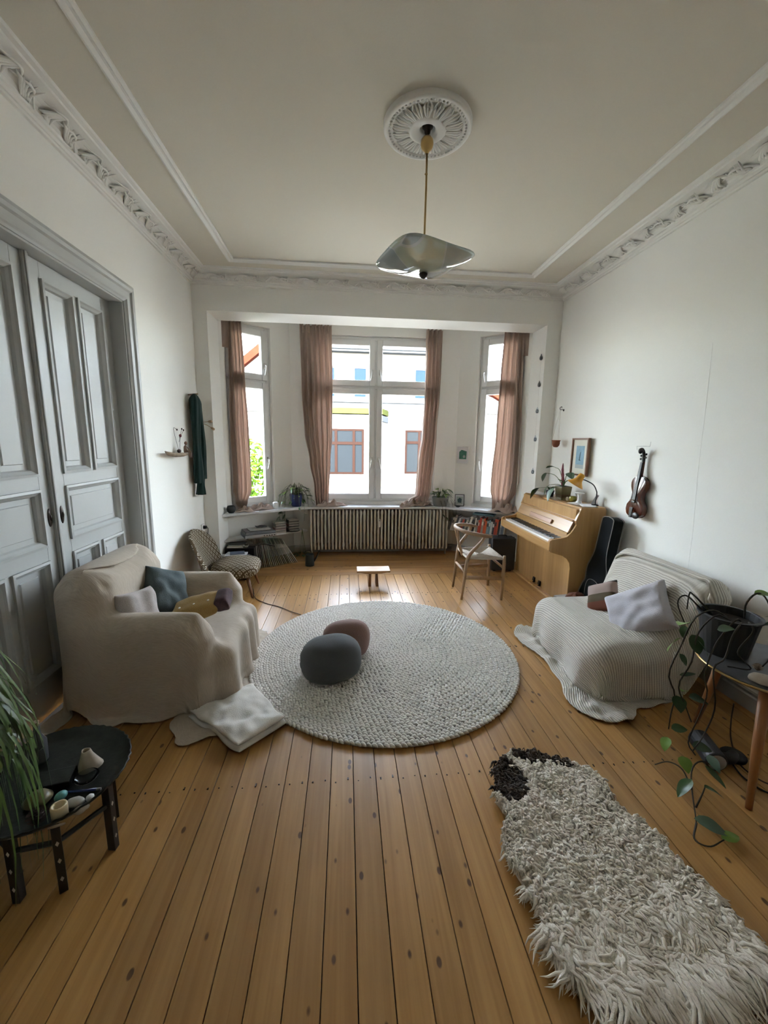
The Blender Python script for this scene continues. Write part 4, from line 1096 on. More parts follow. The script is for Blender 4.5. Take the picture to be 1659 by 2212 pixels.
# ---- wishbone chair, facing the piano (+x)
wc = thing('wishbone_chair', 'pale beech round-backed chair with woven paper cord seat at the piano', 'chair', (1.39, 4.078, 0), -.02)
def leg_front(s): return MB().tube([(.205, s*.215, 0), (.205, s*.225, .2), (.203, s*.235, .40), (.200, s*.237, .475)], [.0125, .017, .018, .015], 12)
def leg_rear(s):
    P = smooth_path([(-.205, s*.185, 0), (-.185, s*.19, .22), (-.165, s*.195, .42), (-.135, s*.205, .50), (-.075, s*.222, .575), (-.03, s*.235, .64), (-.02, s*.243, .69)], 24)
    r = [.012+.007*min(1, i/9) - (.004*max(0, (i-14)/10)) for i in range(25)]
    return MB().tube(P, r, 12)
for s in (-1, 1):
    leg_front(s).build('leg', 'beech', wc, smooth=True); leg_rear(s).build('leg', 'beech', wc, smooth=True)
rail = smooth_path([(.055, -.262, .675), (-.03, -.255, .690), (-.13, -.225, .703), (-.215, -.145, .715), (-.25, 0, .722), (-.215, .145, .715), (-.13, .225, .703), (-.03, .255, .690), (.055, .262, .675)], 40)
MB().tube(rail, [.008+.0065*min(1, i/4, (40-i)/4) for i in range(41)], 12, flat=1.35).build('top_rail', 'beech', wc, smooth=True)
# Y-shaped splat
sp_ = MB().tube(smooth_path([(-.165, 0, .42), (-.195, 0, .50), (-.215, 0, .56)], 6), [.017, .016, .016, .016, .015, .014, .012], 8)
for s in (-1, 1): sp_.tube(smooth_path([(-.205, 0, .53), (-.218, s*.02, .58), (-.232, s*.05, .65), (-.24, s*.068, .71)], 8), .0095, 8)
sp_.build('back_splat', 'beech', wc, smooth=True)
for s in (-1, 1):
    MB().tube([(.203, s*.228, .235), (-.185, s*.19, .235)], .013, 8, flat=1.5).build('stretcher', 'beech', wc, smooth=True)
MB().tube([(.203, -.233, .345), (.203, .233, .345)], .013, 8).build('stretcher', 'beech', wc, smooth=True)
MB().tube([(-.18, -.19, .285), (-.18, .19, .285)], .013, 8).build('stretcher', 'beech', wc, smooth=True)
seat = MB()
def seat_pt(u, v):
    x = -.17+.375*v; w = .185+.045*v; y = (u*2-1)*w
    cr = min(abs(u-.5)*2, 1); dv = abs(v-.5)*2
    z = .425+.016*max(cr, dv)**2
    return (x, y, z)
seat.grid(seat_pt, 13, 13)
seat.build('seat', 'papercord', wc, smooth=True, solid=.022)
# envelope weave ridges
wv = MB()
for k in range(1, 15):
    t = k/15
    for sgn in (-1, 1):
        p = [Vector(seat_pt(.5+sgn*.5*t, .5-.5*t)), Vector(seat_pt(.5+sgn*.5*t, .5+.5*t))]; wv.tube([q+Vector((0, 0, .0125)) for q in p], .0022, 5)
        p = [Vector(seat_pt(.5-.5*t, .5+sgn*.5*t)), Vector(seat_pt(.5+.5*t, .5+sgn*.5*t))]; wv.tube([q+Vector((0, 0, .0125)) for q in p], .0022, 5)
wv.build('seat_cords', 'papercord', wc, smooth=True, kind='stuff')

# ---- little bench
st = thing('meditation_bench', 'small low wooden bench with a pale top on two close legs', 'bench', (.30, 4.38, 0))
MB().prism([(-.185, .168), (.185, .168), (.185, .188), (-.185, .188)], lambda x, z, y: (x, y, z), -.09, .09).prism([(-.17, .168), (.17, .168), (.09, .150), (-.09, .150)], lambda x, z, y: (x, y, z), -.075, .075).build('bench_top', 'oak_x', st, bev=.004)
for s in (-1, 1):
    MB().prism([(s*.024, .152), (s*.046, .152), (s*.058, 0), (s*.026, 0)], lambda x, z, y: (x, y, z), -.07, .07).build('leg', 'teak', st, bev=.003)

# ---- cocktail chair in patterned fabric
m = bpy.data.materials.new('lattice_fabric'); m.use_nodes = True; nt = m.node_tree; N = nt.nodes.new; Lk = nt.links.new; b_ = nt.nodes['Principled BSDF']; b_.inputs['Roughness'].default_value = .95; b_.inputs['Specular IOR Level'].default_value = .1
tc = N('ShaderNodeTexCoord'); sp = N('ShaderNodeSeparateXYZ'); Lk(tc.outputs['UV'], sp.inputs[0])
def mth(op, a_, b2=None, c2=None):
    n = N('ShaderNodeMath'); n.operation = op
    for i, v in enumerate((a_, b2, c2)):
        if v is None: continue
        if isinstance(v, (int, float)): n.inputs[i].default_value = v
        else: Lk(v, n.inputs[i])
    return n.outputs[0]
u = mth('MULTIPLY', mth('ADD', sp.outputs[0], sp.outputs[1]), 15.5); v = mth('MULTIPLY', mth('SUBTRACT', sp.outputs[0], sp.outputs[1]), 15.5)
fu = mth('ABSOLUTE', mth('SUBTRACT', mth('FRACT', u), .5)); fv = mth('ABSOLUTE', mth('SUBTRACT', mth('FRACT', v), .5))
mxm = mth('MAXIMUM', fu, fv); mnm = mth('MINIMUM', fu, fv)
ringm = mth('MULTIPLY', mth('GREATER_THAN', mxm, .20), mth('LESS_THAN', mxm, .34)); gap = mth('GREATER_THAN', mnm, .06)
ringm = mth('MULTIPLY', ringm, gap); dot = mth('LESS_THAN', mxm, .085)
pat = mth('MAXIMUM', ringm, dot)
cm = N('ShaderNodeMix'); cm.data_type = 'RGBA'; cm.inputs[6].default_value = (.095, .065, .035, 1); cm.inputs[7].default_value = (.50, .46, .37, 1); Lk(pat, cm.inputs['Factor']); Lk(cm.outputs[2], b_.inputs['Base Color'])
nn = N('ShaderNodeTexNoise'); nn.inputs['Scale'].default_value = 250; Lk(tc.outputs['Object'], nn.inputs['Vector']); bp = N('ShaderNodeBump'); bp.inputs['Strength'].default_value = .4; bp.inputs['Distance'].default_value = .003; Lk(nn.outputs['Fac'], bp.inputs['Height']); Lk(bp.outputs[0], b_.inputs['Normal'])
MATS['lattice_fabric'] = m
def add_uv(me, fn):
    ul = me.uv_layers.new(name='UVMap')
    for lp in me.loops:
        ul.data[lp.index].uv = fn(me.vertices[lp.vertex_index].co)
cc = thing('cocktail_chair', 'low cocktail chair with curved back in brown and cream lattice fabric', 'chair', (-1.20, 4.265, 0), .05)
sb = MB()
sb.sph((.045, 0, .265), (.245, .275, .085), 36, 16, fn=lambda d: 1/((abs(d.x)**3+abs(d.y)**3+abs(d.z)**3)**(1/3)+1e-9)*.98)
me = sb.mesh('seat', True); add_uv(me, lambda c_: (c_.x, c_.y+c_.z*.6)); link(me, 'seat', 'lattice_fabric', cc)
bk_ = MB()
def shell(u_, v_, off):
    a_ = (u_-.5)*2.35; z = .17+.51*v_*(1-.12*abs(u_-.5)*2)*(1-.30*(abs(u_-.5)*2)**3)
    R_ = .275+.06*v_+off; lean = -.10*v_**1.3
    return Vector((-.06+lean-R_*math.cos(a_)*.66+.0*v_, R_*math.sin(a_)*1.0, z))
bk_.grid(lambda a_, c_: shell(a_, c_, -.045+.02*c_), 28, 16)
n0 = len(bk_.v)
bk_.grid(lambda a_, c_: shell(a_, c_, .045-.02*c_), 28, 16)
nu_, nv_ = 28, 16
bd_ = [i for i in range(nu_)] + [(j+1)*nu_+nu_-1 for j in range(nv_-1)] + [(nv_-1)*nu_+nu_-2-i for i in range(nu_-1)] + [(nv_-2-j)*nu_ for j in range(nv_-2)]
bk_.f += [(bd_[i], bd_[(i+1) % len(bd_)], bd_[(i+1) % len(bd_)]+n0, bd_[i]+n0) for i in range(len(bd_))]
me = bk_.mesh('backrest', True); add_uv(me, lambda c_: (math.atan2(c_.y, -c_.x-.05)*.34, c_.z)); link(me, 'backrest', 'lattice_fabric', cc, sub=1)
for sx, sy in ((1, 1), (1, -1), (-1, 1), (-1, -1)):
    MB().tube([(sx*.16+.02, sy*.15, .20), (sx*.21+.02, sy*.21, 0)], [.02, .011], 10).build('leg', 'teak', cc, smooth=True)

# ---- oriental tray table, front left
tt = thing('tray_table', 'dark folding tray table with scalloped metal tray and inlaid legs', 'table', (-1.135, 1.475, 0))
pm('tray_metal', (.045, .048, .04), rough=.38, metal=.75, var=.4, vscale=30, bump=.3, bscale=60)
pm('inlay', (.55, .53, .48), rough=.35)
MB().lathe([(.002, .300), (.225, .300), (.24, .304), (.262, .326), (.268, .328), (.268, .322), (.245, .298), (.225, .292), (.002, .292)], 96, fn=lambda q, z: 1+(.012*math.sin(q*42) if z > .315 else 0)).build('tray', 'tray_metal', tt, smooth=True)
legs = [(.135, -.185), (.235, -.03), (-.005, -.21), (.16, .12), (-.2, -.08), (-.1, .17)]
for k, (lx, ly) in enumerate(legs):
    MB().obox((lx*.93, ly*.93, .147), (.03, .026, .292), (0, 0, math.atan2(ly, lx))).build('leg', 'black_lacquer', tt, bev=.002)
    a_ = math.atan2(ly, lx)
    for z in (.06, .135, .205):
        o = MB().add([(0, 0, -.011), (0, .006, 0), (0, 0, .011), (0, -.006, 0), (.001, 0, 0)], [(0, 1, 4), (1, 2, 4), (2, 3, 4), (3, 0, 4)]).build('inlay', 'inlay', tt)
        o.location = (lx*.93+math.cos(a_)*.0152, ly*.93+math.sin(a_)*.0152, z); o.rotation_euler = (0, 0, a_)
for (a1, a2, z) in ((0, 1, .20), (2, 0, .20), (1, 3, .20), (4, 2, .2)):
    p, q = legs[a1], legs[a2]; MB().tube([(p[0]*.93, p[1]*.93, z), (q[0]*.93, q[1]*.93, z)], .0095, 6).build('crossbar', 'black_lacquer', tt)

# ---- round plant table, front right
pt_ = thing('plant_table', 'round three-legged table with brass edged grey top holding pots', 'table', (2.035, 1.64, 0))
pm('grey_laminate', (.10, .10, .10), rough=.35, var=.2, vscale=20)
MB().lathe([(.002, .537), (.275, .537), (.278, .553), (.002, .553)], 64).build('table_top', 'grey_laminate', pt_, smooth=False)
MB().tube([(.281*math.cos(2*PI*k/64), .281*math.sin(2*PI*k/64), .547) for k in range(65)], .0055, 6, caps=False).build('brass_rim', 'brass', pt_, smooth=True)
plank_mat('warm_leg', 2, (.36, .16, .06), (.28, .115, .04), (.05, .02, .01), knots=False, rough=.35)
for (fx, fy, tx, ty) in ((-.242, -.228, -.165, -.145), (.006, .326, -.02, .20), (.27, -.16, .17, -.10)):
    MB().tube([(tx, ty, .538), (tx*.55+fx*.45, ty*.55+fy*.45, .27), (fx, fy, 0)], [.024, .021, .013], 14).build('leg', 'warm_leg', pt_, smooth=True)
# ------------------------------------------------------------------ plants
pm('leaf_green', (.045, .10, .03), rough=.35, col2='2c4a24', vscale=12)
pm('leaf_grey_green', (.085, .13, .075), rough=.4, col2='46604a', vscale=14)
pm('leaf_light', (.17, .30, .05), rough=.4, col2='6d8a3a', vscale=12)
pm('leaf_blade', (.055, .11, .025), rough=.4, col2='54702c', vscale=6)
pm('vine_stem', (.035, .028, .018), rough=.7)
pm('stem_green', (.10, .15, .05), rough=.6)
pm('soil', (.02, .014, .01), rough=1)
pm('pot_dark', (.018, .019, .02), rough=.55, var=.3, vscale=20)
pm('pot_blue', (.02, .03, .11), rough=.25)
pm('pot_grey', (.22, .24, .23), rough=.6)
pm('pot_olive', (.16, .135, .06), rough=.4, var=.2)
pm('terracotta', (.33, .12, .065), rough=.8, var=.15)
pm('enamel_white', (.75, .75, .74), rough=.3)
pm('paper', (.74, .73, .74), rough=.8)
pm('cardboard', (.38, .29, .2), rough=.85)
pm('mustard_enamel', (.62, .30, .035), rough=.3)
pm('driftwood', (.34, .26, .18), rough=.9, var=.35, vscale=25)
pm('bronze_figure', (.15, .085, .05), rough=.5)
pm('dried_flower', (.42, .29, .18), rough=.9)
pm('berry', (.05, .02, .02), rough=.5)
pm('rosebud', (.25, .06, .08), rough=.7)
pm('grey_can', (.045, .055, .055), rough=.5, metal=.4)
pm('case_vinyl', (.040, .040, .043), rough=.6, bump=.3, bscale=250)
pm('silver_plastic', (.36, .36, .36), rough=.35, metal=.4)
pm('smoke_cover', (.10, .105, .11), rough=.12)
pm('piping_grey', (.25, .24, .22), rough=.8)
pm('gig_nylon', (.012, .013, .014), rough=.95, spec=.1, bump=.2, bscale=300)
pm('violin_varnish', (.10, .028, .012), rough=.22, col2='4a1c0c', vscale=5, coat=.5)
pm('violin_dark', (.012, .010, .009), rough=.35)
pm('steel_wire', (.5, .5, .5), rough=.3, metal=1)
pm('rope', (.55, .5, .42), rough=.9)
pm('brown_leather', (.20, .075, .045), rough=.55, var=.3, vscale=12)
pm('cable_black', (.01, .01, .01), rough=.5)
pm('cable_brown', (.05, .025, .015), rough=.5)
glass_mat('clear_glass', (.86, .90, .95))
pm('green_glass', (.22, .20, .03), rough=.12)
pm('stone_white', (.46, .45, .42), rough=.8, var=.25, vscale=20)
pm('wax', (.62, .52, .33), rough=.5)
pm('egg_turquoise', (.13, .38, .37), rough=.35, var=.15, vscale=30)
pm('shell_pale', (.45, .38, .29), rough=.5, var=.3, vscale=18)
pm('shell_olive', (.20, .17, .08), rough=.4, var=.3, vscale=20)
pm('pinecone', (.045, .025, .018), rough=.8)

def leaf_mesh(L, W, heart=.25, droop=.35, fold=.18, seed=0, nu=9, nv=5):
    """leaf lying along +x from its base, z up"""
    b = MB(); R7 = random.Random(seed)
    def pt(u, v):
        t = u; s = v*2-1
        w = W*(math.sin(PI*min(1, t**.75))**.8)*(1 if t > .12 else (.6+heart*1.6))
        x = L*(t-heart*.25*abs(s)*max(0, 1-t*4)); y = s*w/2
        z = -droop*L*t*t + fold*abs(y) + .012*L*math.sin(t*9+s*2+seed)
        return (x, y, z)
    return b.grid(pt, nu, nv)
def put_leaf(parent, base, d, L, W, mat, roll=0., droop=.35, heart=.25, seed=0, name='leaf'):
    d = Vector(d).normalized(); me = leaf_mesh(L, W, heart, droop, seed=seed).mesh('leaf', True)
    me.materials.append(MATS[mat])
    q = d.to_track_quat('X', 'Z'); e = (q.to_matrix().to_4x4() @ Matrix.Rotation(roll, 4, 'X')).to_euler()
    return link(me, name, None, parent, loc=base, rot=e)
def stem(parent, pts, r, mat='vine_stem', n=14, name='stem'):
    return MB().tube(smooth_path(pts, n), [r*(1-.4*i/n) for i in range(n+1)], 6).build(name, mat, parent, smooth=True)
def pot(parent, r0, r1, h, mat, n=28, wall=.008, rim=.004, name='pot'):
    o = MB().lathe([(.002, 0), (r0, 0), (r1, h-.012), (r1+rim, h-.01), (r1+rim, h), (r1-wall, h), (r1-wall*1.5, h*.8), (.002, h*.8)], n).build(name, mat, parent, smooth=False, bev=.002)
    MB().lathe([(.002, h*.81), (r1-wall*1.4, h*.81)], n).build('soil', 'soil', parent)
    return o

# ---- big trailing pothos on the round table
pv = thing('trailing_pothos', 'large dark pot of trailing pothos on the round plant table', 'plant', (1.945, 1.785, .554))
pot(pv, .098, .128, .205, 'pot_dark', wall=.01, rim=.008)
def P_(x, y, z): return (x-1.945, y-1.785, z-.554)
R8 = random.Random(21)
vines = [
 [P_(1.90, 1.76, .755), P_(1.80, 1.74, .80), P_(1.71, 1.74, .76), P_(1.66, 1.74, .62), P_(1.625, 1.75, .46), P_(1.665, 1.74, .35), P_(1.66, 1.74, .24), P_(1.65, 1.73, .16)],
 [P_(1.88, 1.72, .755), P_(1.78, 1.70, .79), P_(1.70, 1.70, .70), P_(1.69, 1.70, .55), P_(1.65, 1.71, .42), P_(1.70, 1.70, .30), P_(1.74, 1.70, .22)],
 [P_(1.92, 1.70, .755), P_(1.84, 1.66, .78), P_(1.76, 1.66, .66), P_(1.74, 1.67, .50), P_(1.76, 1.66, .40), P_(1.73, 1.66, .26), P_(1.70, 1.66, .14), P_(1.73, 1.64, .08)],
 [P_(1.86, 1.80, .755), P_(1.74, 1.80, .86), P_(1.70, 1.78, .87), P_(1.68, 1.76, .80)],
 [P_(1.98, 1.74, .755), P_(1.93, 1.70, .85), P_(1.98, 1.70, .90), P_(2.04, 1.70, .86), P_(2.06, 1.66, .74), P_(2.02, 1.62, .62), P_(1.95, 1.60, .565)],
 [P_(1.95, 1.69, .755), P_(1.90, 1.62, .74), P_(1.84, 1.62, .64), P_(1.90, 1.60, .565), P_(1.80, 1.62, .57)],
 [P_(1.90, 1.68, .76), P_(1.81, 1.63, .72), P_(1.80, 1.64, .60), P_(1.74, 1.63, .55), P_(1.77, 1.62, .36), P_(1.74, 1.62, .22), P_(1.69, 1.62, .12)],
 [P_(1.84, 1.84, .76), P_(1.76, 1.86, .83), P_(1.70, 1.84, .80), P_(1.72, 1.80, .70)]]
for vp in vines: stem(pv, vp, .0048, 'vine_stem', 22, 'vine')
for (x, y, z, dx, dy, dz, L, W, mt, rl) in (
 (1.67, 1.74, .735, -.5, -.2, .25, .085, .06, 'leaf_light', .3), (1.65, 1.74, .655, -1, -.1, -.25, .11, .042, 'leaf_light', .9), (1.69, 1.72, .68, .2, -.6, -.7, .09, .075, 'leaf_green', .4),
 (1.71, 1.70, .66, .5, -.4, -.5, .075, .06, 'leaf_grey_green', 0), (1.70, 1.74, .80, -.1, .1, .9, .07, .03, 'leaf_grey_green', .2), (1.66, 1.74, .57, .4, -.5, -.6, .06, .035, 'leaf_green', .5),
 (1.66, 1.72, .47, .7, -.3, .3, .07, .02, 'leaf_grey_green', .8), (1.67, 1.73, .345, -.2, -.6, -.3, .075, .065, 'leaf_green', 0), (1.71, 1.70, .36, .8, -.4, .05, .08, .06, 'leaf_grey_green', .2), (1.70, 1.72, .38, -.6, -.3, .5, .05, .04, 'leaf_light', .2),
 (1.66, 1.72, .17, .6, -.2, .2, .07, .05, 'leaf_green', .4), (1.64, 1.72, .12, -.5, -.4, -.2, .07, .05, 'leaf_light', .2), (1.73, 1.66, .12, .7, -.4, .1, .08, .055, 'leaf_grey_green', .4), (1.66, 1.64, .075, -.2, -.8, -.2, .07, .06, 'leaf_light', .1),
 (1.98, 1.71, .895, .8, -.3, .2, .075, .05, 'leaf_light', .3), (2.05, 1.70, .85, .4, -.4, -.6, .08, .05, 'leaf_grey_green', .3), (1.76, 1.66, .74, .3, -.5, .4, .06, .045, 'leaf_grey_green', .6), (2.06, 1.66, .72, .3, -.2, -.9, .07, .05, 'leaf_green', .2), (1.72, 1.80, .69, -.4, -.4, -.6, .06, .04, 'leaf_green', .2)):
    put_leaf(pv, P_(x, y, z), (dx, dy, dz), L, W, mt, rl, seed=R8.randint(0, 99))
# ---- second pot and things on that table
p2 = thing('potted_plant', 'dark pot with thick stems at the right edge of the plant table', 'plant', (2.165, 1.60, .554))
pot(p2, .065, .085, .15, 'pot_dark')
MB().lathe([(.087, .15), (.097, .158), (.1, .165), (.09, .168), (.06, .162)], 28).build('pale_saucer', 'shell_pale', p2, smooth=True)
for k in range(7):
    a = k*.9; stem(p2, [(.02*math.cos(a), .02*math.sin(a), .13), (.08*math.cos(a), .08*math.sin(a), .22), (.12*math.cos(a), .12*math.sin(a), .10), (.11*math.cos(a), .11*math.sin(a), .02)], .004)
    put_leaf(p2, (.09*math.cos(a), .09*math.sin(a), .21), (math.cos(a), math.sin(a), .1), .08, .055, 'leaf_green' if k % 2 else 'leaf_grey_green', seed=k)
pb = MB().lathe([(.004, .0), (.03, 0), (.048, .006), (.05, .01), (.038, .024), (.014, .034), (.002, .033)], 28, fn=lambda q, z: 1+.05*math.sin(q*5))
pb.build('sand_dollar', 'shell_pale', None, smooth=True, label='flat pale sea shell lying on the plant table', cat='shell', loc=(1.865, 1.515, .554))
def cone_mesh(r, h, n=50, mat='pinecone'):
    b = MB().sph((0, 0, h/2), (r*.6, r*.6, h*.48), 10, 8)
    for i in range(n):
        t = i/n; a = i*2.4; rr = r*math.sin(PI*(.12+.8*t)); z = h*t
        c_, s_ = math.cos(a), math.sin(a)
        b.add([(c_*rr*.4-s_*.005, s_*rr*.4+c_*.005, z), (c_*rr-s_*.006, s_*rr+c_*.006, z+.004), (c_*rr+s_*.006, s_*rr-c_*.006, z+.004), (c_*rr*.4+s_*.005, s_*rr*.4-c_*.005, z)], [(0, 1, 2, 3)])
    return b
cone_mesh(.022, .03, 30).build('pine_cone', 'driftwood', None, label='tiny brown cone lying between the pots on the plant table', cat='pine cone', loc=(1.935, 1.60, .556))

# ---- black cylinder lamp and cables under the table
sp1 = thing('spotlight', 'black cylindrical spotlight lying under the plant table', 'lamp', (1.86, 1.66, 0))
ax = Vector((.30, .93, 0)).normalized()
c0 = Vector((-.03, -.04, .052)); c1 = c0+ax*.17
MB().tube([c0-ax*.005, c0, c1, c1+ax*.02], [.044, .050, .050, .036], 24).build('housing', 'black_plastic', sp1, smooth=False, bev=.003)
MB().tube([c0-ax*.007, c0-ax*.003], .040, 20).build('lens_ring', 'silver_plastic', sp1)
MB().tube(smooth_path([(.0, .0, .05), (.07, -.01, .04), (.13, .02, .035)], 8), [.02, .022, .025, .027, .028, .028, .027, .026, .02], 12).build('arm', 'black_plastic', sp1, smooth=True)
MB().lathe([(.002, 0), (.055, 0), (.058, .012), (.05, .022), (.002, .026)], 24, c=(.15, .04, .0)).build('base', 'black_plastic', sp1, smooth=True)
MB().tube(smooth_path([(1.97, 1.70, .012), (1.93, 1.56, .006), (1.98, 1.46, .006), (2.12, 1.44, .006), (2.30, 1.50, .006), (2.44, 1.56, .006)], 30), .004, 6).build('power_cable', 'cable_black', None, smooth=True, label='black cable running from the spotlight under the plant table to the wall', cat='cable')
MB().tube(smooth_path([(2.42, 2.10, .006), (2.25, 1.95, .006), (2.10, 1.80, .006), (1.99, 1.64, .006), (2.02, 1.52, .006), (2.16, 1.56, .006), (2.40, 1.66, .006)], 40), .0035, 6).build('power_cable', 'cable_brown', None, smooth=True, label='thin brown cable looping on the floor behind the spotlight', cat='cable')
# ---- cut vine lying on the floor
fv = thing('floor_vine', 'leafy vine tip trailing over the boards in front of the plant table', 'plant', (1.58, 1.48, 0))
def Q_(x, y, z): return (x-1.58, y-1.48, z)
for vp in ([Q_(1.80, 1.60, .05), Q_(1.70, 1.58, .10), Q_(1.62, 1.54, .10), Q_(1.57, 1.48, .06), Q_(1.50, 1.38, .035), Q_(1.47, 1.34, .03)],
           [Q_(1.56, 1.47, .06), Q_(1.57, 1.54, .10), Q_(1.55, 1.60, .09), Q_(1.50, 1.62, .06)],
           [Q_(1.52, 1.40, .04), Q_(1.55, 1.41, .09), Q_(1.57, 1.42, .12)], [Q_(1.47, 1.34, .03), Q_(1.42, 1.29, .01), Q_(1.46, 1.26, .006), Q_(1.53, 1.27, .02)]):
    stem(fv, vp, .004, 'vine_stem', 16, 'vine')
for (x, y, z, dx, dy, dz, L, W, mt, rl) in ((1.56, 1.48, .10, -.9, -.25, -.35, .10, .055, 'leaf_green', .2), (1.57, 1.42, .12, .75, -.2, -.2, .085, .05, 'leaf_green', -.2), (1.47, 1.345, .045, .5, -.35, .0, .115, .06, 'leaf_grey_green', .2), (1.53, 1.275, .02, .7, .1, .05, .09, .05, 'leaf_light', .1), (1.72, 1.57, .08, .3, -.6, -.25, .10, .03, 'leaf_green', .3), (1.76, 1.60, .11, -.3, -.7, .1, .10, .045, 'leaf_grey_green', .3)):
    put_leaf(fv, Q_(x, y, z), (dx, dy, dz), L, W, mt, rl, seed=R8.randint(0, 99), droop=.25)

# ---- grassy plant at the left edge
gp = thing('strap_leaf_plant', 'tall arching grass-like pot plant at the left edge beside the tray table', 'plant', (-1.36, 1.21, 0))
pot(gp, .10, .125, .20, 'pot_dark')
MB().tube(smooth_path([(0, 0, .17), (.02, .01, .4), (.0, .0, .60)], 8), .022, 10).build('trunk', 'driftwood', gp, smooth=True)
R9 = random.Random(4)
for k in range(150):
    a = max(-1.7, min(1.9, R9.gauss(.25, .6)))
    L = R9.uniform(.55, 1.02); lift = R9.uniform(.12, .42); w = R9.uniform(.0045, .0095); z0 = R9.uniform(.45, .62)
    reach = R9.uniform(.15, .33); c_, s_ = math.cos(a), math.sin(a)
    end_z = z0+lift-(L-lift)*R9.uniform(.55, .85); end_z = max(.06, end_z)
    P = smooth_path([(0, 0, z0), (c_*reach*.35, s_*reach*.35, z0+lift*.85), (c_*reach*.7, s_*reach*.7, z0+lift), (c_*reach*.98, s_*reach*.98, z0+lift*.55), (c_*reach*(1.02+.1*R9.random()), s_*reach*1.05, (z0+lift*.3+end_z)/2), (c_*reach*1.04, s_*reach*1.06, end_z)], 14)
    if -1.36+P[-1].x > -.99 and 1.21+P[-1].y > 1.21 and P[-1].z < .34:      # stay clear above the tray
        P = P[:10]
    b = MB(); vs = []; n = len(P)
    sd_ = Vector((-s_, c_, 0))
    for i, p in enumerate(P):
        t = i/(n-1); ww = w*(.55+.45*min(1, t*4))*(1-t**3)+.0008
        vs += [p-sd_*ww, p+Vector((0, 0, -ww*.35)), p+sd_*ww]
    b.add(vs, [(i*3+j, i*3+j+1, (i+1)*3+j+1, (i+1)*3+j) for i in range(n-1) for j in range(2)])
    b.build('blade', 'leaf_blade', gp, smooth=True)

# ---- things on the tray
TZ = .3012
MB().lathe([(.042, 0), (.040, .006), (.030, .03), (.020, .055), (.015, .075), (.012, .075), (.017, .055), (.026, .03), (.036, .006)], 26, fn=lambda q, z: 1+.22*math.sin(q+.8)*(1-z*6)+.10*math.sin(3*q)).build('cone_shell', 'shell_pale', None, smooth=True, label='pale broken cone shell standing on the metal tray', cat='shell', loc=(-1.03, 1.525, TZ))
ds = MB().lathe([(.002, .004), (.02, .004), (.036, .016), (.040, .022), (.042, .021), (.037, .013), (.02, .0), (.002, .0)], 28)
ds.build('glass_dish', 'clear_glass', None, smooth=True, label='small clear glass dish on the metal tray', cat='dish', loc=(-.99, 1.455, TZ), rot=(0, 0, .3))
MB().obox((0, 0, .013), (.12, .085, .026)).build('carved_box', 'tray_metal', None, bev=.003, label='flat dark carved box on the metal tray', cat='box', loc=(-1.105, 1.455, TZ), rot=(0, 0, .25))
MB().sph((0, 0, .016), (.016, .021, .016), 18, 12).build('stone_egg', 'egg_turquoise', None, smooth=True, label='turquoise stone egg on the metal tray', cat='egg', loc=(-1.03, 1.375, TZ), rot=(0, 0, -.5))
pn = thing('pen', 'dark blue pen lying on the metal tray', 'pen', (-.972, 1.405, TZ+.005), .05)
MB().tube([(-.06, 0, 0), (-.05, 0, 0), (.045, 0, 0)], [.0015, .004, .0045], 10).build('barrel', 'pot_blue', pn, smooth=True); MB().tube([(.045, 0, 0), (.06, 0, 0)], .0046, 10).build('cap', 'silver_plastic', pn)
MB().sph((0, 0, .014), (.030, .020, .016), 16, 10, fn=lambda d: 1+.12*noise3((d.x*2, d.y*2, d.z*2+3))).build('flint_stone', 'stone_white', None, smooth=True, label='grey white flint stone on the metal tray by the turquoise egg', cat='stone', loc=(-.965, 1.345, TZ), rot=(0, 0, .2))
MB().sph((0, 0, .011), (.013, .014, .012), 14, 8, fn=lambda d: 1+.15*noise3((d.x*2, d.y*2, d.z*2))).build('chalk_stone', 'enamel_white', None, smooth=True, label='small bright white stone near the tray rim', cat='stone', loc=(-.925, 1.365, TZ))
MB().sph((0, 0, .010), (.024, .015, .011), 14, 8, rot=(0, 0, .7), fn=lambda d: 1+.25*noise3((d.x*2.4, d.y*2.4, d.z*2+7))).build('bone_stone', 'shell_pale', None, smooth=True, label='knobbly pale stone at the front rim of the tray', cat='stone', loc=(-.928, 1.318, TZ))
cd = thing('candle_stub', 'short cream candle stub on the metal tray', 'candle', (-.985, 1.30, TZ))
MB().lathe([(.002, 0), (.023, 0), (.024, .045), (.022, .052), (.017, .05), (.012, .03), (.002, .026)], 24, fn=lambda q, z: 1+.05*math.sin(q*2)).build('wax', 'wax', cd, smooth=True); MB().tube([(0, 0, .026), (.002, 0, .038)], .0012, 5).build('wick', 'cable_black', cd)
MB().lathe([(.004, .0), (.035, .002), (.045, .012), (.03, .03), (.004, .036)], 22, fn=lambda q, z: 1+.06*math.sin(q*11)).build('scallop_shell', 'shell_olive', None, smooth=True, label='olive ribbed shell on the metal tray under the grass blades', cat='shell', loc=(-1.105, 1.37, TZ))
cone_mesh(.032, .055, 70).build('pine_cone', 'pinecone', None, label='dark pine cone at the front of the metal tray', cat='pine cone', loc=(-1.045, 1.285, TZ))
MB().tube([(-.022, -.006, .004), (0, 0, .006), (.024, .01, .004)], [.003, .005, .003], 8).build('shell_sliver', 'shell_pale', None, smooth=True, label='thin pale shell sliver by the candle stub', cat='shell', loc=(-.975, 1.262, TZ))
bt = thing('glass_bottle', 'slim dark glass bottle at the back of the metal tray', 'bottle', (-1.235, 1.575, TZ))
MB().lathe([(.002, 0), (.026, 0), (.028, .01), (.028, .09), (.012, .12), (.011, .16), (.013, .165)], 20).build('bottle_body', 'smoke_cover', bt, smooth=True); MB().lathe([(.002, .175), (.012, .175), (.012, .16)], 14).build('stopper', 'cardboard', bt)

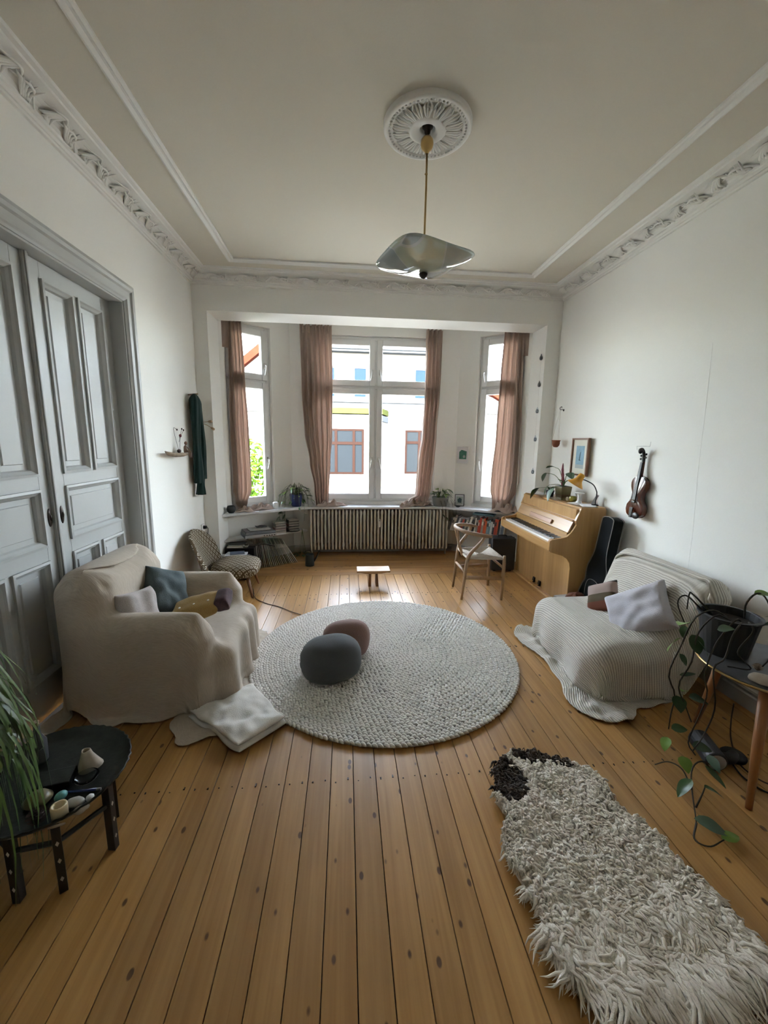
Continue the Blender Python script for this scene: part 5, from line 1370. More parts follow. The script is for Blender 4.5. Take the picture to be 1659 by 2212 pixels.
ORD = ['first', 'second', 'third', 'fourth', 'fifth', 'sixth', 'seventh', 'eighth', 'ninth', 'tenth', 'eleventh', 'twelfth', 'thirteenth', 'fourteenth', 'fifteenth', 'sixteenth', 'seventeenth', 'eighteenth', 'nineteenth', 'twentieth']
ORD += ['twenty-'+o for o in ORD[:9]] + ['thirtieth']
def colour_word(h):
    r, g, b = [int(h[i:i+2], 16) for i in (0, 2, 4)]; mxc = max(r, g, b); mn = min(r, g, b)
    if mxc < 70: return 'near-black'
    if mxc-mn < 28: return 'pale grey' if mxc > 170 else ('mid grey' if mxc > 105 else 'dark grey')
    if r > g and r-b > 70: return 'rust red' if g < 75 else 'orange'
    if b >= r: return 'slate blue' if mxc < 140 else 'pale blue'
    return 'cream' if mxc > 170 else ('tan' if mxc > 115 else 'brown')
# ------------------------------------------------------------------ bay corner, left
SHL = .37
cabz = .30
cab = thing('black_cabinet', 'low black open cabinet in the left bay corner', 'cabinet', (-1.28, 4.99, 0))
MB().box(-.17, .17, -.11, .11, cabz-.02, cabz).box(-.17, -.15, -.11, .11, 0, cabz-.02).box(.14, .17, -.11, .11, 0, cabz-.02).box(-.15, .14, .09, .11, 0, cabz-.02).box(-.15, .14, -.11, .09, .0, .02).box(-.15, .14, -.10, .09, .15, .165).build('body', 'black_lacquer', cab, bev=.002)
stl = thing('black_stool', 'small black side stool behind the patterned chair', 'stool', (-1.28, 4.705, 0))
MB().box(-.145, .145, -.10, .10, .225, .25).build('stool_top', 'black_lacquer', stl, bev=.002)
for sx in (-1, 1):
    for sy in (-1, 1): MB().box(sx*.13-.012, sx*.13+.012, sy*.085-.012, sy*.085+.012, 0, .225).build('leg', 'black_lacquer', stl)
MB().box(-.13, .13, -.085, .085, .10, .115).build('stool_shelf', 'black_lacquer', stl)
def book(name, size, cover, loc, rz, label, cat='book', rot=None, pages='paper', group=None):
    """closed book: x spine->fore edge, y height, z thickness"""
    w, h, t = size; o = thing(name, label, cat, loc, rz, group, rot)
    MB().box(0, w, -h/2, h/2, 0, .0018).box(0, w, -h/2, h/2, t-.0018, t).box(0, .0018, -h/2, h/2, .0018, t-.0018).build('cover', cover, o)
    MB().box(.0018, w-.003, -h/2+.003, h/2-.003, .0018, t-.0018).build('pages', pages, o)
    return o
cols = {}
def colm(hexc, rough=.6):
    if hexc not in cols: cols[hexc] = pm('print_'+hexc, hexc, rough=rough, var=.12, vscale=30)
    return 'print_'+hexc
book('magazine', (.24, .19, .018), colm('8a8f9a'), (-1.40, 4.70, .251), .06, 'grey blue magazine at the bottom of the pile on the black stool', 'magazine')
book('magazine', (.23, .18, .016), colm('d8dae0'), (-1.39, 4.705, .27), -.05, 'white magazine in the pile on the black stool', 'magazine')
book('magazine', (.16, .12, .008), colm('56617a'), (-1.34, 4.70, .287), .25, 'small dark blue booklet on top of the black stool pile', 'booklet')
sc = thing('coffee_cup', 'white coffee cup on its saucer at the front of the black stool', 'cup', (-1.395, 4.625, .251))
cup_b = MB().lathe([(.002, .008), (.016, .008), (.026, .03), (.028, .045), (.026, .045), (.023, .03), (.014, .012)], 20); cup_b.build('cup', 'enamel_white', sc, smooth=True)
MB().lathe([(.002, .0), (.02, 0), (.045, .008), (.046, .011), (.02, .005)], 24).build('saucer', 'enamel_white', sc, smooth=True)
book('record_sleeve', (.20, .16, .02), colm('b9ae84'), (-1.43, 4.98, cabz+.001), .0, 'cream book on the left end of the black cabinet', 'book')
book('record_sleeve', (.19, .15, .012), colm('23211f'), (-1.42, 4.98, cabz+.022), .1, 'black booklet on the cream book on the black cabinet', 'booklet')
m = bpy.data.materials.new('striped_glaze'); m.use_nodes = True; nt = m.node_tree; b_ = nt.nodes['Principled BSDF']; tc = nt.nodes.new('ShaderNodeTexCoord'); wv_ = nt.nodes.new('ShaderNodeTexWave'); wv_.inputs['Scale'].default_value = 28; wv_.bands_direction = 'X'
rp = nt.nodes.new('ShaderNodeValToRGB'); rp.color_ramp.interpolation = 'CONSTANT'; rp.color_ramp.elements[0].color = (.02, .02, .02, 1); rp.color_ramp.elements[1].position = .5; rp.color_ramp.elements[1].color = (.6, .58, .52, 1)
nt.links.new(tc.outputs['Object'], wv_.inputs['Vector']); nt.links.new(wv_.outputs['Fac'], rp.inputs[0]); nt.links.new(rp.outputs[0], b_.inputs['Base Color']); MATS['striped_glaze'] = m
MB().lathe([(.002, 0), (.022, 0), (.036, .018), (.04, .035), (.037, .035), (.03, .015), (.002, .006)], 26).build('striped_bowl', 'striped_glaze', None, smooth=True, label='small black and white striped bowl on the black cabinet', cat='bowl', loc=(-1.215, 4.915, cabz+.001))
br = thing('driftwood_branch', 'dark gnarled branch with dry twigs lying on the black cabinet', 'branch', (-1.14, 4.93, cabz))
MB().tube(smooth_path([(-.20, .0, .016), (-.10, .02, .03), (.0, .0, .022), (.08, .02, .04), (.17, .03, .03), (.26, .05, .0)], 18), [.005+.009*math.sin(PI*i/18)+.002*math.sin(i*2.1) for i in range(19)], 8).build('branch_wood', 'vine_stem', br, smooth=True)
R10 = random.Random(8)
for k in range(16):
    a = R10.uniform(0, 6.28); h = R10.uniform(.05, .12)
    MB().tube(smooth_path([(.03, .0, .02), (.03+.03*math.cos(a), .02*math.sin(a), .02+h*.6), (.03+.07*math.cos(a), .05*math.sin(a)-.01, .02+h*.8), (.03+.1*math.cos(a), .06*math.sin(a)-.02, .02+h*.5)], 6), .0016, 5).build('twig', 'driftwood', br)
# LPs
lp_cols = ['c8c4b8', '2a2422', '6b5b50', '38302c', 'b8b2a4', '5a2c26', 'cfc9ba', '9fa89a', '8c9a94', '6e675c', '3a3230', 'c9bfae', '4a3a34', '2c2826', 'a39786', '37302d', '241f20', '8d7f70', 'b7ab9a', '57504a', '70685e', 'c4b8a4']
d_row = Vector((.455, .27, 0)); nlp = len(lp_cols)
for k, hc in enumerate(lp_cols):
    t = k/(nlp-1); lean = math.radians(4+27*t**1.1)
    p = Vector((-1.085, 5.01, .004))+d_row*t*.98
    rz_ = .28
    o = thing('vinyl_record', '%s %s record sleeve, counted from the black cabinet, in the leaning row' % (ORD[k], colour_word(hc)), 'record', p, rz_, 'vinyl records leaning in a row', rot=(0, -lean, rz_))
    tk = .004+.003*R10.random()
    MB().box(-tk, 0, -.0, .305, 0, .305).build('sleeve', colm(hc), o)
    MB().box(-tk+.0008, -.0008, -.0012, 0, .004, .30).build('sleeve_opening', 'paper' if k % 3 == 0 else colm('d9d3c4'), o)
# turntable on the white shelf
tn = thing('turntable', 'grey record player under a smoked lid on the white shelf', 'record player', (-1.12, 5.215, SHL), .45)
MB().box(-.195, .195, -.13, .13, .012, .052).build('plinth', 'silver_plastic', tn, bev=.004)
for sx in (-1, 1):
    for sy in (-1, 1): MB().cyl((sx*.16, sy*.10, 0), (sx*.16, sy*.10, .012), .014).build('foot', 'black_plastic', tn)
MB().prism([(-.19, .053), (.19, .053), (.182, .092), (-.182, .092)], lambda x, z, y: (x, y, z), -.125, .128).build('dust_lid', 'smoke_cover', tn, bev=.006)
for k in range(5): MB().cyl((.04+.032*k, -.131, .032), (.04+.032*k, -.138, .032), .008, n=12).build('knob', 'black_plastic', tn)
book('record_sleeve', (.26, .20, .004), colm('bdbdb6'), (-1.235, 5.185, SHL+.0935), .45, 'pale record sleeve lying on the turntable lid', 'record sleeve')
cl_ = MB().grid(lambda u, v: (.14*(u-.5), .10*(v-.5), .006+.012*noise3((u*3, v*3, 1))+.01*math.sin(u*PI)*math.sin(v*PI)), 14, 12)
cl_.build('dust_cloth', 'smoke_cover', None, smooth=True, solid=.003, label='dark crumpled dust cloth on the turntable lid', cat='cloth', loc=(-1.10, 5.30, SHL+.108), rot=(0, 0, .45))
# CDs: two stacks
cd_c = ['3a3634', '6e6a64', '8d2f2c', 'b6b2a8', '2b2b2d', '504a58', '7d8474', '2d2a28', 'a0958a', '3c3f47']
for si, (cx_, cy_, n_, rz_) in enumerate(((-.895, 5.455, 13, .5), (-.735, 5.575, 14, .42))):
    for k in range(n_):
        o = thing('compact_disc', ('%s disc case from the bottom of the stack beside the turntable', '%s disc case from the bottom of the stack nearer the radiator')[si] % ORD[k], 'disc case', (cx_+R10.uniform(-.004, .004), cy_+R10.uniform(-.003, .003), SHL+.004*si+.0115*k), rz_+R10.uniform(-.06, .06), ('compact discs beside the turntable', 'compact discs near the radiator')[si])
        MB().box(-.071, .071, -.0625, .0625, .0005, .0105).build('case', colm(cd_c[(k*3+si*4) % 10], .3), o)
        MB().box(-.066, .066, -.0632, -.0625, .002, .009).build('spine_label', colm(('c9c4ba', '8a8580', '54504c')[k % 3]), o)
MB().lathe([(.002, .0005), (.10, .0005), (.10, .0035), (.002, .0035)], 40).build('loose_record', 'black_lacquer', None, label='bare black vinyl disc under the taller disc stack', cat='record', loc=(-.735, 5.545, SHL))
# on the sill, left
MB().lathe([(.002, 0), (.03, 0), (.05, .025), (.054, .05), (.046, .08), (.036, .09), (.032, .088), (.04, .06), (.002, .03)], 26).build('dark_vase', 'pot_dark', None, smooth=True, label='small round dark clay pot at the left end of the window board', cat='pot', loc=(-1.405, 5.075, SZ))
cn = thing('white_candle', 'short thick white candle on the window board', 'candle', (-.925, 5.40, SZ)); MB().lathe([(.002, 0), (.034, 0), (.034, .083), (.03, .087), (.002, .082)], 24).build('wax', 'enamel_white', cn, smooth=True); MB().tube([(0, 0, .08), (.001, 0, .094)], .0012, 5).build('wick', 'cable_black', cn)
bp_ = thing('spider_plant', 'blue pot of trailing houseplant between the left bay window and the curtain', 'plant', (-.68, 5.60, SZ))
pot(bp_, .062, .088, .17, 'pot_blue')
R11 = random.Random(13)
for k in range(30):
    a = R11.uniform(0, 6.28); rr = R11.uniform(.12, .22)*(1 if math.sin(a) < .3 else .6); c_, s_ = math.cos(a), math.sin(a)
    h = R11.uniform(.05, .15)
    dn = R11.uniform(-.02, .10)
    if s_ < -.2 and k % 3 == 0: dn = -R11.uniform(.05, .35)
    P = [(.03*c_, .03*s_, .15), (rr*.5*c_, rr*.5*s_, .17+h), (rr*c_, rr*s_, .12+h*.5), (rr*1.12*c_, rr*1.05*s_, dn if dn > 0 else .05)]
    if dn < 0: P += [(rr*1.1*c_, rr*1.1*s_-.02, dn)]
    stem(bp_, P, .003, 'stem_green' if k % 2 else 'vine_stem', 12)
    for q in range(2):
        pp = smooth_path(P, 10)[5+q*4]
        put_leaf(bp_, pp, (c_*R11.uniform(.3, 1), s_*R11.uniform(.3, 1), R11.uniform(-.6, .5)), R11.uniform(.045, .085), R11.uniform(.022, .04), ('leaf_green', 'leaf_grey_green', 'leaf_light')[(k+q) % 3], R11.uniform(-.4, .4), seed=k)
wcn = thing('watering_can', 'small dark grey metal watering can on the floor by the radiator', 'watering can', (-.47, 5.13, 0), .2)
MB().lathe([(.002, 0), (.056, 0), (.058, .01), (.053, .14), (.055, .15), (.05, .15), (.048, .05), (.002, .04)], 26).build('can_body', 'grey_can', wcn, smooth=True)
MB().tube(smooth_path([(.05, 0, .05), (.085, 0, .10), (.115, 0, .165), (.13, 0, .19)], 8), [.012, .011, .010, .009, .008, .008, .007, .007, .008], 8).build('spout', 'grey_can', wcn, smooth=True)
MB().tube(smooth_path([(-.052, 0, .14), (-.06, 0, .185), (0, 0, .20), (.045, 0, .15)], 12), .004, 6).build('handle', 'grey_can', wcn, smooth=True)
fp_ = thing('floor_plant', 'small leafy offshoot trailing to the floor beside the watering can', 'plant', (-.60, 5.50, 0))
for k in range(9):
    a = k*.7; stem(fp_, [(0, .02, .40), (.02*math.cos(a), .02, .25), (.05*math.cos(a), .03*math.sin(a), .08), (.09*math.cos(a), .06*math.sin(a), .03)], .0025, 'stem_green', 10)
    put_leaf(fp_, (.07*math.cos(a), .045*math.sin(a), .05), (math.cos(a), math.sin(a), .2), .075, .045, 'leaf_green' if k % 2 else 'leaf_grey_green', seed=k)

# ------------------------------------------------------------------ bay corner, right
SHR = .385
P0, P1 = Vector((1.42, 5.50, 0)), Vector((2.12, 5.05, 0)); dr_ = (P1-P0).normalized(); nb = Vector((dr_.y, -dr_.x, 0))
if nb.y > 0: nb = -nb
bk_c = ['4a4c4e', 'b9b4aa', '8a8478', '2f3336', 'c8c5bf', '6a6f72', '9c3a2c', '3d4144', 'b0ab9f', '545049', 'c9c2b2', '7a7468', 'b8b0a0', '8c8a86', 'c24a2c', 'b83a28', '9e9584', 'c8542e', 'd06030', '8fa0a6', '6e8a94', 'c4c4be', '3c3c40', 'a83c2a', 'b8502e', '2d3136', '8a9498', '5c6a78', 'b4a890', '3e4a50']
s_ = 0.0
for k, hc in enumerate(bk_c):
    tk = R11.uniform(.016, .032); hh = R11.uniform(.165, .225); lean = math.radians(16 if k < 12 else 5)
    if s_ + tk > .80: break
    p = P0+dr_*(s_+tk+hh*math.sin(lean)*.0); o = thing('shelf_book', '%s book from the left on the low shelf behind the wishbone chair, %s spine' % (ORD[k], colour_word(hc)), 'book', (p.x, p.y, SHR+.0005), 0, 'books on the low right shelf')
    ang = math.atan2(dr_.y, dr_.x); o.rotation_euler = Euler((0, lean, ang), 'XYZ')
    MB().box(-tk, 0, 0, .14, 0, hh).build('cover', colm(hc), o)
    MB().box(-tk+.002, -.002, .004, .142, .003, hh+.0006).build('pages', 'paper', o)
    if k % 3: MB().box(-tk+.003, -.003, -.0006, 0, hh*.55, hh*.8).build('spine_label', colm(('d8d4c8', '2a2a2a')[k % 2]), o)
    s_ += tk/math.cos(lean)+.001+(.042 if k == 11 else 0)
MB().box(-.14, .14, -.08, .08, 0, .022).build('document_box', colm('3c5a62'), None, bev=.002, label='flat teal folder box lying on the shelf books under the window board', cat='box', loc=(1.86, 5.27, .632), rot=(0, 0, math.atan2(dr_.y, dr_.x)))
hc_ = thing('hard_case', 'dark grey upright hard case with a top handle between chair and piano', 'case', (1.965, 4.86, 0), -.05)
MB().box(-.15, .15, -.085, .085, .012, .425).build('shell', 'case_vinyl', hc_, bev=.012)
MB().box(-.152, .152, -.012, -.006, .012, .428).build('seam_strip', 'black_plastic', hc_, bev=.001)
MB().tube(smooth_path([(-.05, 0, .425), (-.045, 0, .447), (.045, 0, .447), (.05, 0, .425)], 10), .007, 8).build('handle', 'black_plastic', hc_, smooth=True)
for sx in (-1, 1): MB().box(sx*.10-.015, sx*.10+.015, -.07, .07, 0, .012).build('foot', 'black_plastic', hc_)
pr_ = thing('trailing_plant', 'grey oval planter of trailing pothos on the right of the window board', 'plant', (1.33, 5.63, SZ))
MB().lathe([(.002, 0), (.075, 0), (.095, .12), (.098, .13), (.088, .13), (.08, .1), (.002, .1)], 28, fn=lambda q, z: 1+.25*abs(math.cos(q))).build('planter', 'pot_grey', pr_, smooth=True)
for k in range(22):
    a = R11.uniform(0, 6.28); c_, s2 = math.cos(a), math.sin(a); rr = R11.uniform(.08, .17)*(1 if s2 < .4 else .5); up_ = R11.uniform(.0, .10)
    dn = .13+up_*.3 if k % 3 else R11.uniform(.0, .08)
    P = [(.03*c_, .03*s2, .12), (rr*.6*c_, rr*.6*s2, .16+up_), (rr*c_*1.15, rr*s2, dn)]
    stem(pr_, P, .0025, 'stem_green', 8)
    put_leaf(pr_, smooth_path(P, 8)[5], (c_, s2, R11.uniform(-.5, .5)), R11.uniform(.06, .10), R11.uniform(.035, .06), ('leaf_green', 'leaf_grey_green', 'leaf_light')[k % 3], R11.uniform(-.5, .5), seed=k)
# hanging strands below the board
for k in range(5):
    x = -.02+.05*k; P = [(x, -.08, .10), (x+.02, -.125, .02), (x+.03, -.13, -.10-.04*k % .1), (x+.05, -.12, -.20)]
    stem(pr_, P, .0022, 'vine_stem', 8); put_leaf(pr_, P[2], (.5, -.5, -.5), .06, .035, 'leaf_green', seed=k+40)
def picture(name, w, h, frame, fw_, loc, rot, label, art, mat_col='paper', depth=.018):
    """faces local -y; art: list of (builder polygons, material)"""
    o = thing(name, label, 'picture', loc, 0, rot=rot)
    MB().box(-w/2, -w/2+fw_, -depth, 0, 0, h).box(w/2-fw_, w/2, -depth, 0, 0, h).box(-w/2+fw_, w/2-fw_, -depth, 0, 0, fw_).box(-w/2+fw_, w/2-fw_, -depth, 0, h-fw_, h).build('frame', frame, o, bev=.001)
    MB().box(-w/2+fw_*.8, w/2-fw_*.8, -depth*.5, -.001, fw_*.8, h-fw_*.8).build('mount', mat_col, o)
    for k, (poly, mt) in enumerate(art):
        MB().prism(poly, lambda a_, b2, d: (a_, d, b2), -depth*.5-.0006-.0003*k, -depth*.5).build('print', mt, o)
    return o
pm('frame_wood', (.20, .085, .04), rough=.4, var=.2); pm('mount_cream', (.72, .70, .60), rough=.8); pm('ink_blue', (.30, .47, .58), rough=.8, var=.25, vscale=18); pm('ink_dark', (.05, .09, .11), rough=.8); pm('ink_green', (.10, .28, .20), rough=.8, var=.3, vscale=20); pm('ink_sand', (.42, .46, .44), rough=.8)
picture('framed_print', .13, .165, 'black_lacquer', .007, (1.60, 5.60, SZ+.002), (math.radians(-12), 0, -.28), 'small black framed monochrome picture leaning on the window board', [([(-.045, .03), (.045, .03), (.045, .135), (-.045, .135)], 'ink_sand'), ([(-.02, .05), (.025, .045), (.03, .10), (.0, .12), (-.03, .09)], 'ink_dark')])
MB().lathe([(.002, 0), (.02, 0), (.036, .012), (.033, .013), (.002, .006)], 22).build('trinket_dish', 'pot_dark', None, smooth=True, label='small dark dish on the window board before the black framed picture', cat='dish', loc=(1.555, 5.515, SZ))
a, c, s0, s1 = cant['right']; tdir = (Vector(c)-Vector(a)).normalized(); pc_ = Vector(a)+tdir*.115
nin = Vector((tdir.y, -tdir.x)); nin = nin if nin.y < 0 else -nin
picture('framed_print', .175, .235, 'enamel_white', .008, (pc_.x+nin.x*.004, pc_.y+nin.y*.004, 1.30), (0, 0, math.atan2(tdir.y, tdir.x)), 'white framed green print on the bay wall beside the right window', [([(-.055, .06), (.055, .06), (.058, .17), (-.02, .19), (-.055, .16)], 'ink_green'), ([(.01, .075), (.035, .08), (.04, .105), (.02, .12), (.0, .10)], 'ink_sand')])

# ------------------------------------------------------------------ right wall
picture('framed_print', .30, .39, 'frame_wood', .017, (XR-.022, 4.108, 1.268), (0, 0, -PI/2), 'wood framed blue sailing boat print on the wall above the piano',
    [([(-.075, .075), (.075, .075), (.075, .31), (-.075, .31)], 'ink_blue'), ([(-.075, .075), (.075, .075), (.075, .115), (-.075, .115)], 'ink_sand'), ([(-.02, .16), (.015, .155), (.018, .163), (.004, .165), (.012, .25), (.0, .24), (-.012, .17)], 'ink_dark')], 'mount_cream', .03)
# violin
vi = thing('violin', 'old dark red violin hanging by its scroll on the right wall', 'violin', (XR-.008, 3.185, .985), 0, rot=(math.radians(-3), 0, -PI/2))
hw = [(0, .0), (.01, .055), (.03, .088), (.07, .103), (.11, .096), (.14, .072), (.155, .060), (.19, .055), (.22, .058), (.235, .068), (.26, .080), (.295, .083), (.325, .072), (.345, .045), (.355, .0)]
def vw(z):
    for (z0, w0), (z1, w1) in zip(hw, hw[1:]):
        if z0 <= z <= z1:
            t = (z-z0)/(z1-z0); return w0+(w1-w0)*t
    return 0
zz = [.355*(1-math.cos(PI*i/40))/2 for i in range(41)]
outl_v = [(vw(z), z) for z in zz] + [(-vw(z), z) for z in reversed(zz[1:-1])]
vb = MB(); n = len(outl_v)
for ysurf, sg in ((-.058, -1), (-.018, 1)):
    rings = []
    for s in (1., .93, .75, .5, .25, .04):
        hgt_ = .014*(1-s**2)
        rings.append([(x*s, ysurf+sg*hgt_, .175+(z-.175)*s) for x, z in outl_v])
    o_ = len(vb.v)
    vb.add([p for r in rings for p in r], [(i*n+j, i*n+(j+1) % n, (i+1)*n+(j+1) % n, (i+1)*n+j) for i in range(5) for j in range(n)])
vb.add([(x*.975, y, .175+(z-.175)*.975) for y in (-.058, -.018) for x, z in outl_v], [(j, (j+1) % n, n+(j+1) % n, n+j) for j in range(n)])
vb.build('body', 'violin_varnish', vi, smooth=True)
MB().prism([(-.021, .13), (.021, .13), (.013, .47), (-.013, .47)], lambda x, z, d: (x, d-.07 if z < .2 else d-.052, z), -.012, .0).build('fingerboard', 'violin_dark', vi, bev=.003)
MB().tube([(0, -.045, .345), (0, -.043, .42), (0, -.043, .475), (0, -.045, .52)], [.014, .012, .011, .010], 10).build('neck', 'violin_varnish', vi, smooth=True)
scr = MB().tube(smooth_path([(0, -.045, .475), (0, -.05, .52), (0, -.06, .555), (0, -.075, .575), (0, -.09, .565), (0, -.088, .545), (0, -.075, .548)], 18), [.012]*10+[.013, .014, .014, .013, .012, .010, .009, .007, .005], 10); scr.sph((0, -.078, .558), (.018, .012, .012), 10, 8)
scr.build('scroll', 'violin_dark', vi, smooth=True)
for k, (sx, z) in enumerate(((1, .535), (-1, .522), (1, .508), (-1, .495))):
    MB().tube([(-sx*.012, -.052, z), (sx*.022, -.052, z)], [.003, .004], 8).sph((sx*.028, -.052, z), (.006, .009, .009), 8, 6).build('peg', 'violin_dark', vi, smooth=True)
MB().prism([(-.012, .005), (.012, .005), (.021, .09), (-.021, .09)], lambda x, z, d: (x, d, z), -.088, -.08).build('tailpiece', 'violin_dark', vi, bev=.002)
MB().prism([(-.021, .148), (.021, .148), (.017, .156), (-.017, .156)], lambda x, z, d: (x, d, z), -.095, -.07).build('bridge', 'driftwood', vi)
MB().sph((.062, -.086, .03), (.042, .012, .028), 18, 10).build('chin_rest', 'violin_dark', vi, smooth=True)
for k in range(4): MB().tube([((k-1.5)*.005, -.086, .09), ((k-1.5)*.009, -.097, .152), ((k-1.5)*.004, -.062, .49)], .0006, 4).build('string', 'steel_wire', vi)
for s in (-1, 1): MB().tube(smooth_path([(s*.030, -.0715, .185), (s*.036, -.0715, .17), (s*.030, -.0715, .155), (s*.040, -.070, .14), (s*.036, -.070, .125)], 10), .0022, 5).build('sound_hole', 'violin_dark', vi)
MB().tube([(-.045, -.03, .36), (-.05, -.03, .405), (-.054, -.03, .415)], [.008, .010, .005], 8, flat=.4).build('shoulder_rest', 'violin_dark', vi, smooth=True)
hk = MB().tube([(0, 0, 0), (-.05, 0, .002), (-.052, .02, .002), (-.10, .02, .0), (-.10, .012, -.03)], .0016, 5); hk.tube([(0, 0, 0), (0, -.004, .04)], .0016, 5)
hk.build('wall_hook', 'steel_wire', None, smooth=True, label='thin wire hook holding the violin', cat='hook', loc=(XR, 3.17, 1.585))
# guitar gig bag
gb = thing('guitar_bag', 'black guitar gig bag with pale piping leaning between piano and sofa', 'guitar bag', (2.26, 3.37, 0), 0, rot=(0, math.radians(7), 0))
gout = [(.0, .01), (.12, .015), (.18, .07), (.195, .17), (.165, .28), (.135, .34), (.145, .42), (.14, .48), (.115, .54), (.09, .62), (.083, .72), (.083, .90), (.07, .95), (.0, .965)]
gp_ = smooth_path([(x, z, 0) for x, z in gout], 36); gpoly = [(p.x, p.y) for p in gp_] + [(-p.x, p.y) for p in reversed(gp_[1:-1])]
MB().prism(gpoly, lambda a_, z, d: (d, a_, z), -.05, .05).build('bag_body', 'gig_nylon', gb, bev=.012)
for dx in (-.05, .05):
    MB().tube([(dx, a_, z) for a_, z in gpoly+gpoly[:1]], .0035, 5, caps=False).build('piping', 'piping_grey', gb, smooth=True)
MB().tube(smooth_path([(-.052, -.09, .16), (-.054, -.10, .30), (-.054, -.04, .36), (-.054, .06, .36), (-.054, .10, .30), (-.052, .09, .16)], 20), .003, 5).build('pocket_piping', 'piping_grey', gb, smooth=True)
# magazines by the sofa
mg_c = ['c9c9cf', '6f7378', 'd5d5da', '8b8e92', '3b3a3c', 'cfcac0', 'a7a59e', 'd8d6d2', '5c6470', 'b9b6b0']
z_ = .001
for k, hc in enumerate(mg_c):
    t_ = R11.uniform(.012, .022)
    book('magazine', (.20+R11.uniform(-.02, .03), .25, t_), colm(hc), (1.99+R11.uniform(-.03, .03), 3.42+R11.uniform(-.02, .02), z_), R11.uniform(-.2, .2), '%s magazine from the bottom of the pile between piano and sofa, %s' % (ORD[k], colour_word(hc)), 'magazine', group='magazines piled by the piano')
    z_ += t_+.0008
lp_ = MB().sph((0, 0, .03), (.11, .065, .034), 24, 14, fn=lambda d: 1+.22*noise3((d.x*2.2, d.y*2.2, d.z*2))+.08*math.sin(5*math.atan2(d.y, d.x)))
lp_.v = [(x, y, max(0, z)) for x, y, z in lp_.v]
lp_.build('leather_pouch', 'brown_leather', None, smooth=True, label='crumpled brown leather pouch on top of the magazine pile', cat='pouch', loc=(2.115, 3.42, z_), rot=(0, 0, .4))
# hanging flower pot
hp = thing('hanging_pot', 'small terracotta pot hanging on cords in the right corner', 'hanging pot', (2.385, 4.52, 1.555))
MB().lathe([(.002, 0), (.02, .002), (.036, .02), (.042, .045), (.041, .068), (.046, .07), (.046, .082), (.040, .082), (.038, .06), (.002, .06)], 26).build('clay_pot', 'terracotta', hp, smooth=True)
for k in range(3):
    a = 2*PI*k/3+.4; MB().tube([(.044*math.cos(a), .044*math.sin(a), .08), (.03, .02, .43)], .0012, 4).build('cord', 'rope', hp)
for k in range(12): put_leaf(hp, (.02*math.cos(k), .02*math.sin(k), .07), (math.cos(k), math.sin(k), .5), .035, .014, 'leaf_grey_green', seed=k, heart=0)
MB().tube(smooth_path([(0, 0, 0), (-.03, -.01, .004), (-.06, -.035, .0), (-.075, -.05, .02), (-.06, -.06, .034), (-.05, -.045, .022)], 16), .0035, 6).cyl((0, 0, 0), (-.004, 0, 0), .012, n=12).build('wall_hook', 'dark_metal', None, smooth=True, label='curled iron hook in the right corner above the terracotta pot', cat='hook', loc=(XR, 4.585, 1.975))
# garland of glass drops on the bay jamb
gl = thing('drop_garland', 'vertical string of five little glass drops on the right bay jamb', 'garland', (PXR-.014, 4.865, 2.68))
MB().tube([(0, 0, 0), (0, -.004, -.7), (0, -.004, -1.42)], .0006, 4).build('thread', 'rope', gl)
pm('drop_grey', (.10, .10, .10), rough=.15)
for k, z in enumerate((2.60, 2.295, 1.99, 1.655, 1.26)):
    zz_ = z-2.68; yy_ = -.012*k-.01
    MB().lathe([(.002, -.035), (.012, -.033), (.0175, -.018), (.016, .0), (.008, .018), (.004, .028), (.006, .034), (.002, .036)], 16, c=(-.003, yy_*.2, zz_)).build('glass_drop', 'drop_grey' if k < 2 else 'clear_glass', gl, smooth=True)
    MB().tube([(-.003+.0, yy_*.2+.016*math.cos(q*PI/8), zz_-.012+.02*math.sin(q*PI/8)) for q in range(17)], .003, 6, caps=False).build('drop_rim', 'drop_grey', gl, smooth=True)

# ------------------------------------------------------------------ on the piano
PZ = 1.0125
sq = thing('piano_plant', 'big-leaved plant with a reddish spike in a square olive pot on the piano', 'plant', (2.30, 4.12, PZ), .1)
MB().prism([(-.05, 0), (.05, 0), (.062, .14), (-.062, .14)], lambda x, z, d: (x, d*(.8+.2*z/.14)*1.0, z), -.062, .062).build('square_pot', 'pot_olive', sq, bev=.004)
for z in (.03, .05): MB().obox((0, 0, z), (.112, .118, .006)).build('pot_stripe', 'brown_leather', sq)
MB().box(-.055, .055, -.055, .055, .1395, .142).build('soil', 'soil', sq)
sk = MB().tube(smooth_path([(0, .02, .14), (.005, .03, .22), (0, .04, .30), (.005, .05, .38)], 10), [.012, .016, .014, .017, .013, .016, .012, .013, .010, .008, .003], 8)
sk.build('flower_spike', 'rosebud', sq, smooth=True, label='reddish flower spike')
def SQ(y, z, x=2.30): return (x-2.30, y-4.12, z-PZ)
for (y, z, ex, dy, dz, L, W, mt, x) in ((4.26, 1.345, -.3, .7, .1, .10, .085, 'leaf_green', 2.27), (4.02, 1.30, -.2, -.8, -.15, .12, .085, 'leaf_grey_green', 2.27), (4.40, 1.27, -.2, .35, -.6, .10, .07, 'leaf_grey_green', 2.26), (4.42, 1.10, -.45, .5, -.6, .15, .12, 'leaf_green', 2.20), (4.16, 1.13, -.65, -.05, -.75, .15, .105, 'leaf_grey_green', 2.21), (4.26, 1.15, -.5, .15, -.7, .13, .09, 'leaf_green', 2.22)):
    stem(sq, [(0, .0, .14), ((x-2.30)*.4, (y-4.12)*.5, (z-PZ)*.75+.05), SQ(y, z, x)], .004, 'stem_green', 10); put_leaf(sq, SQ(y, z, x), (ex, dy, dz), L, W, mt, .2, seed=int(y*100), droop=.3)
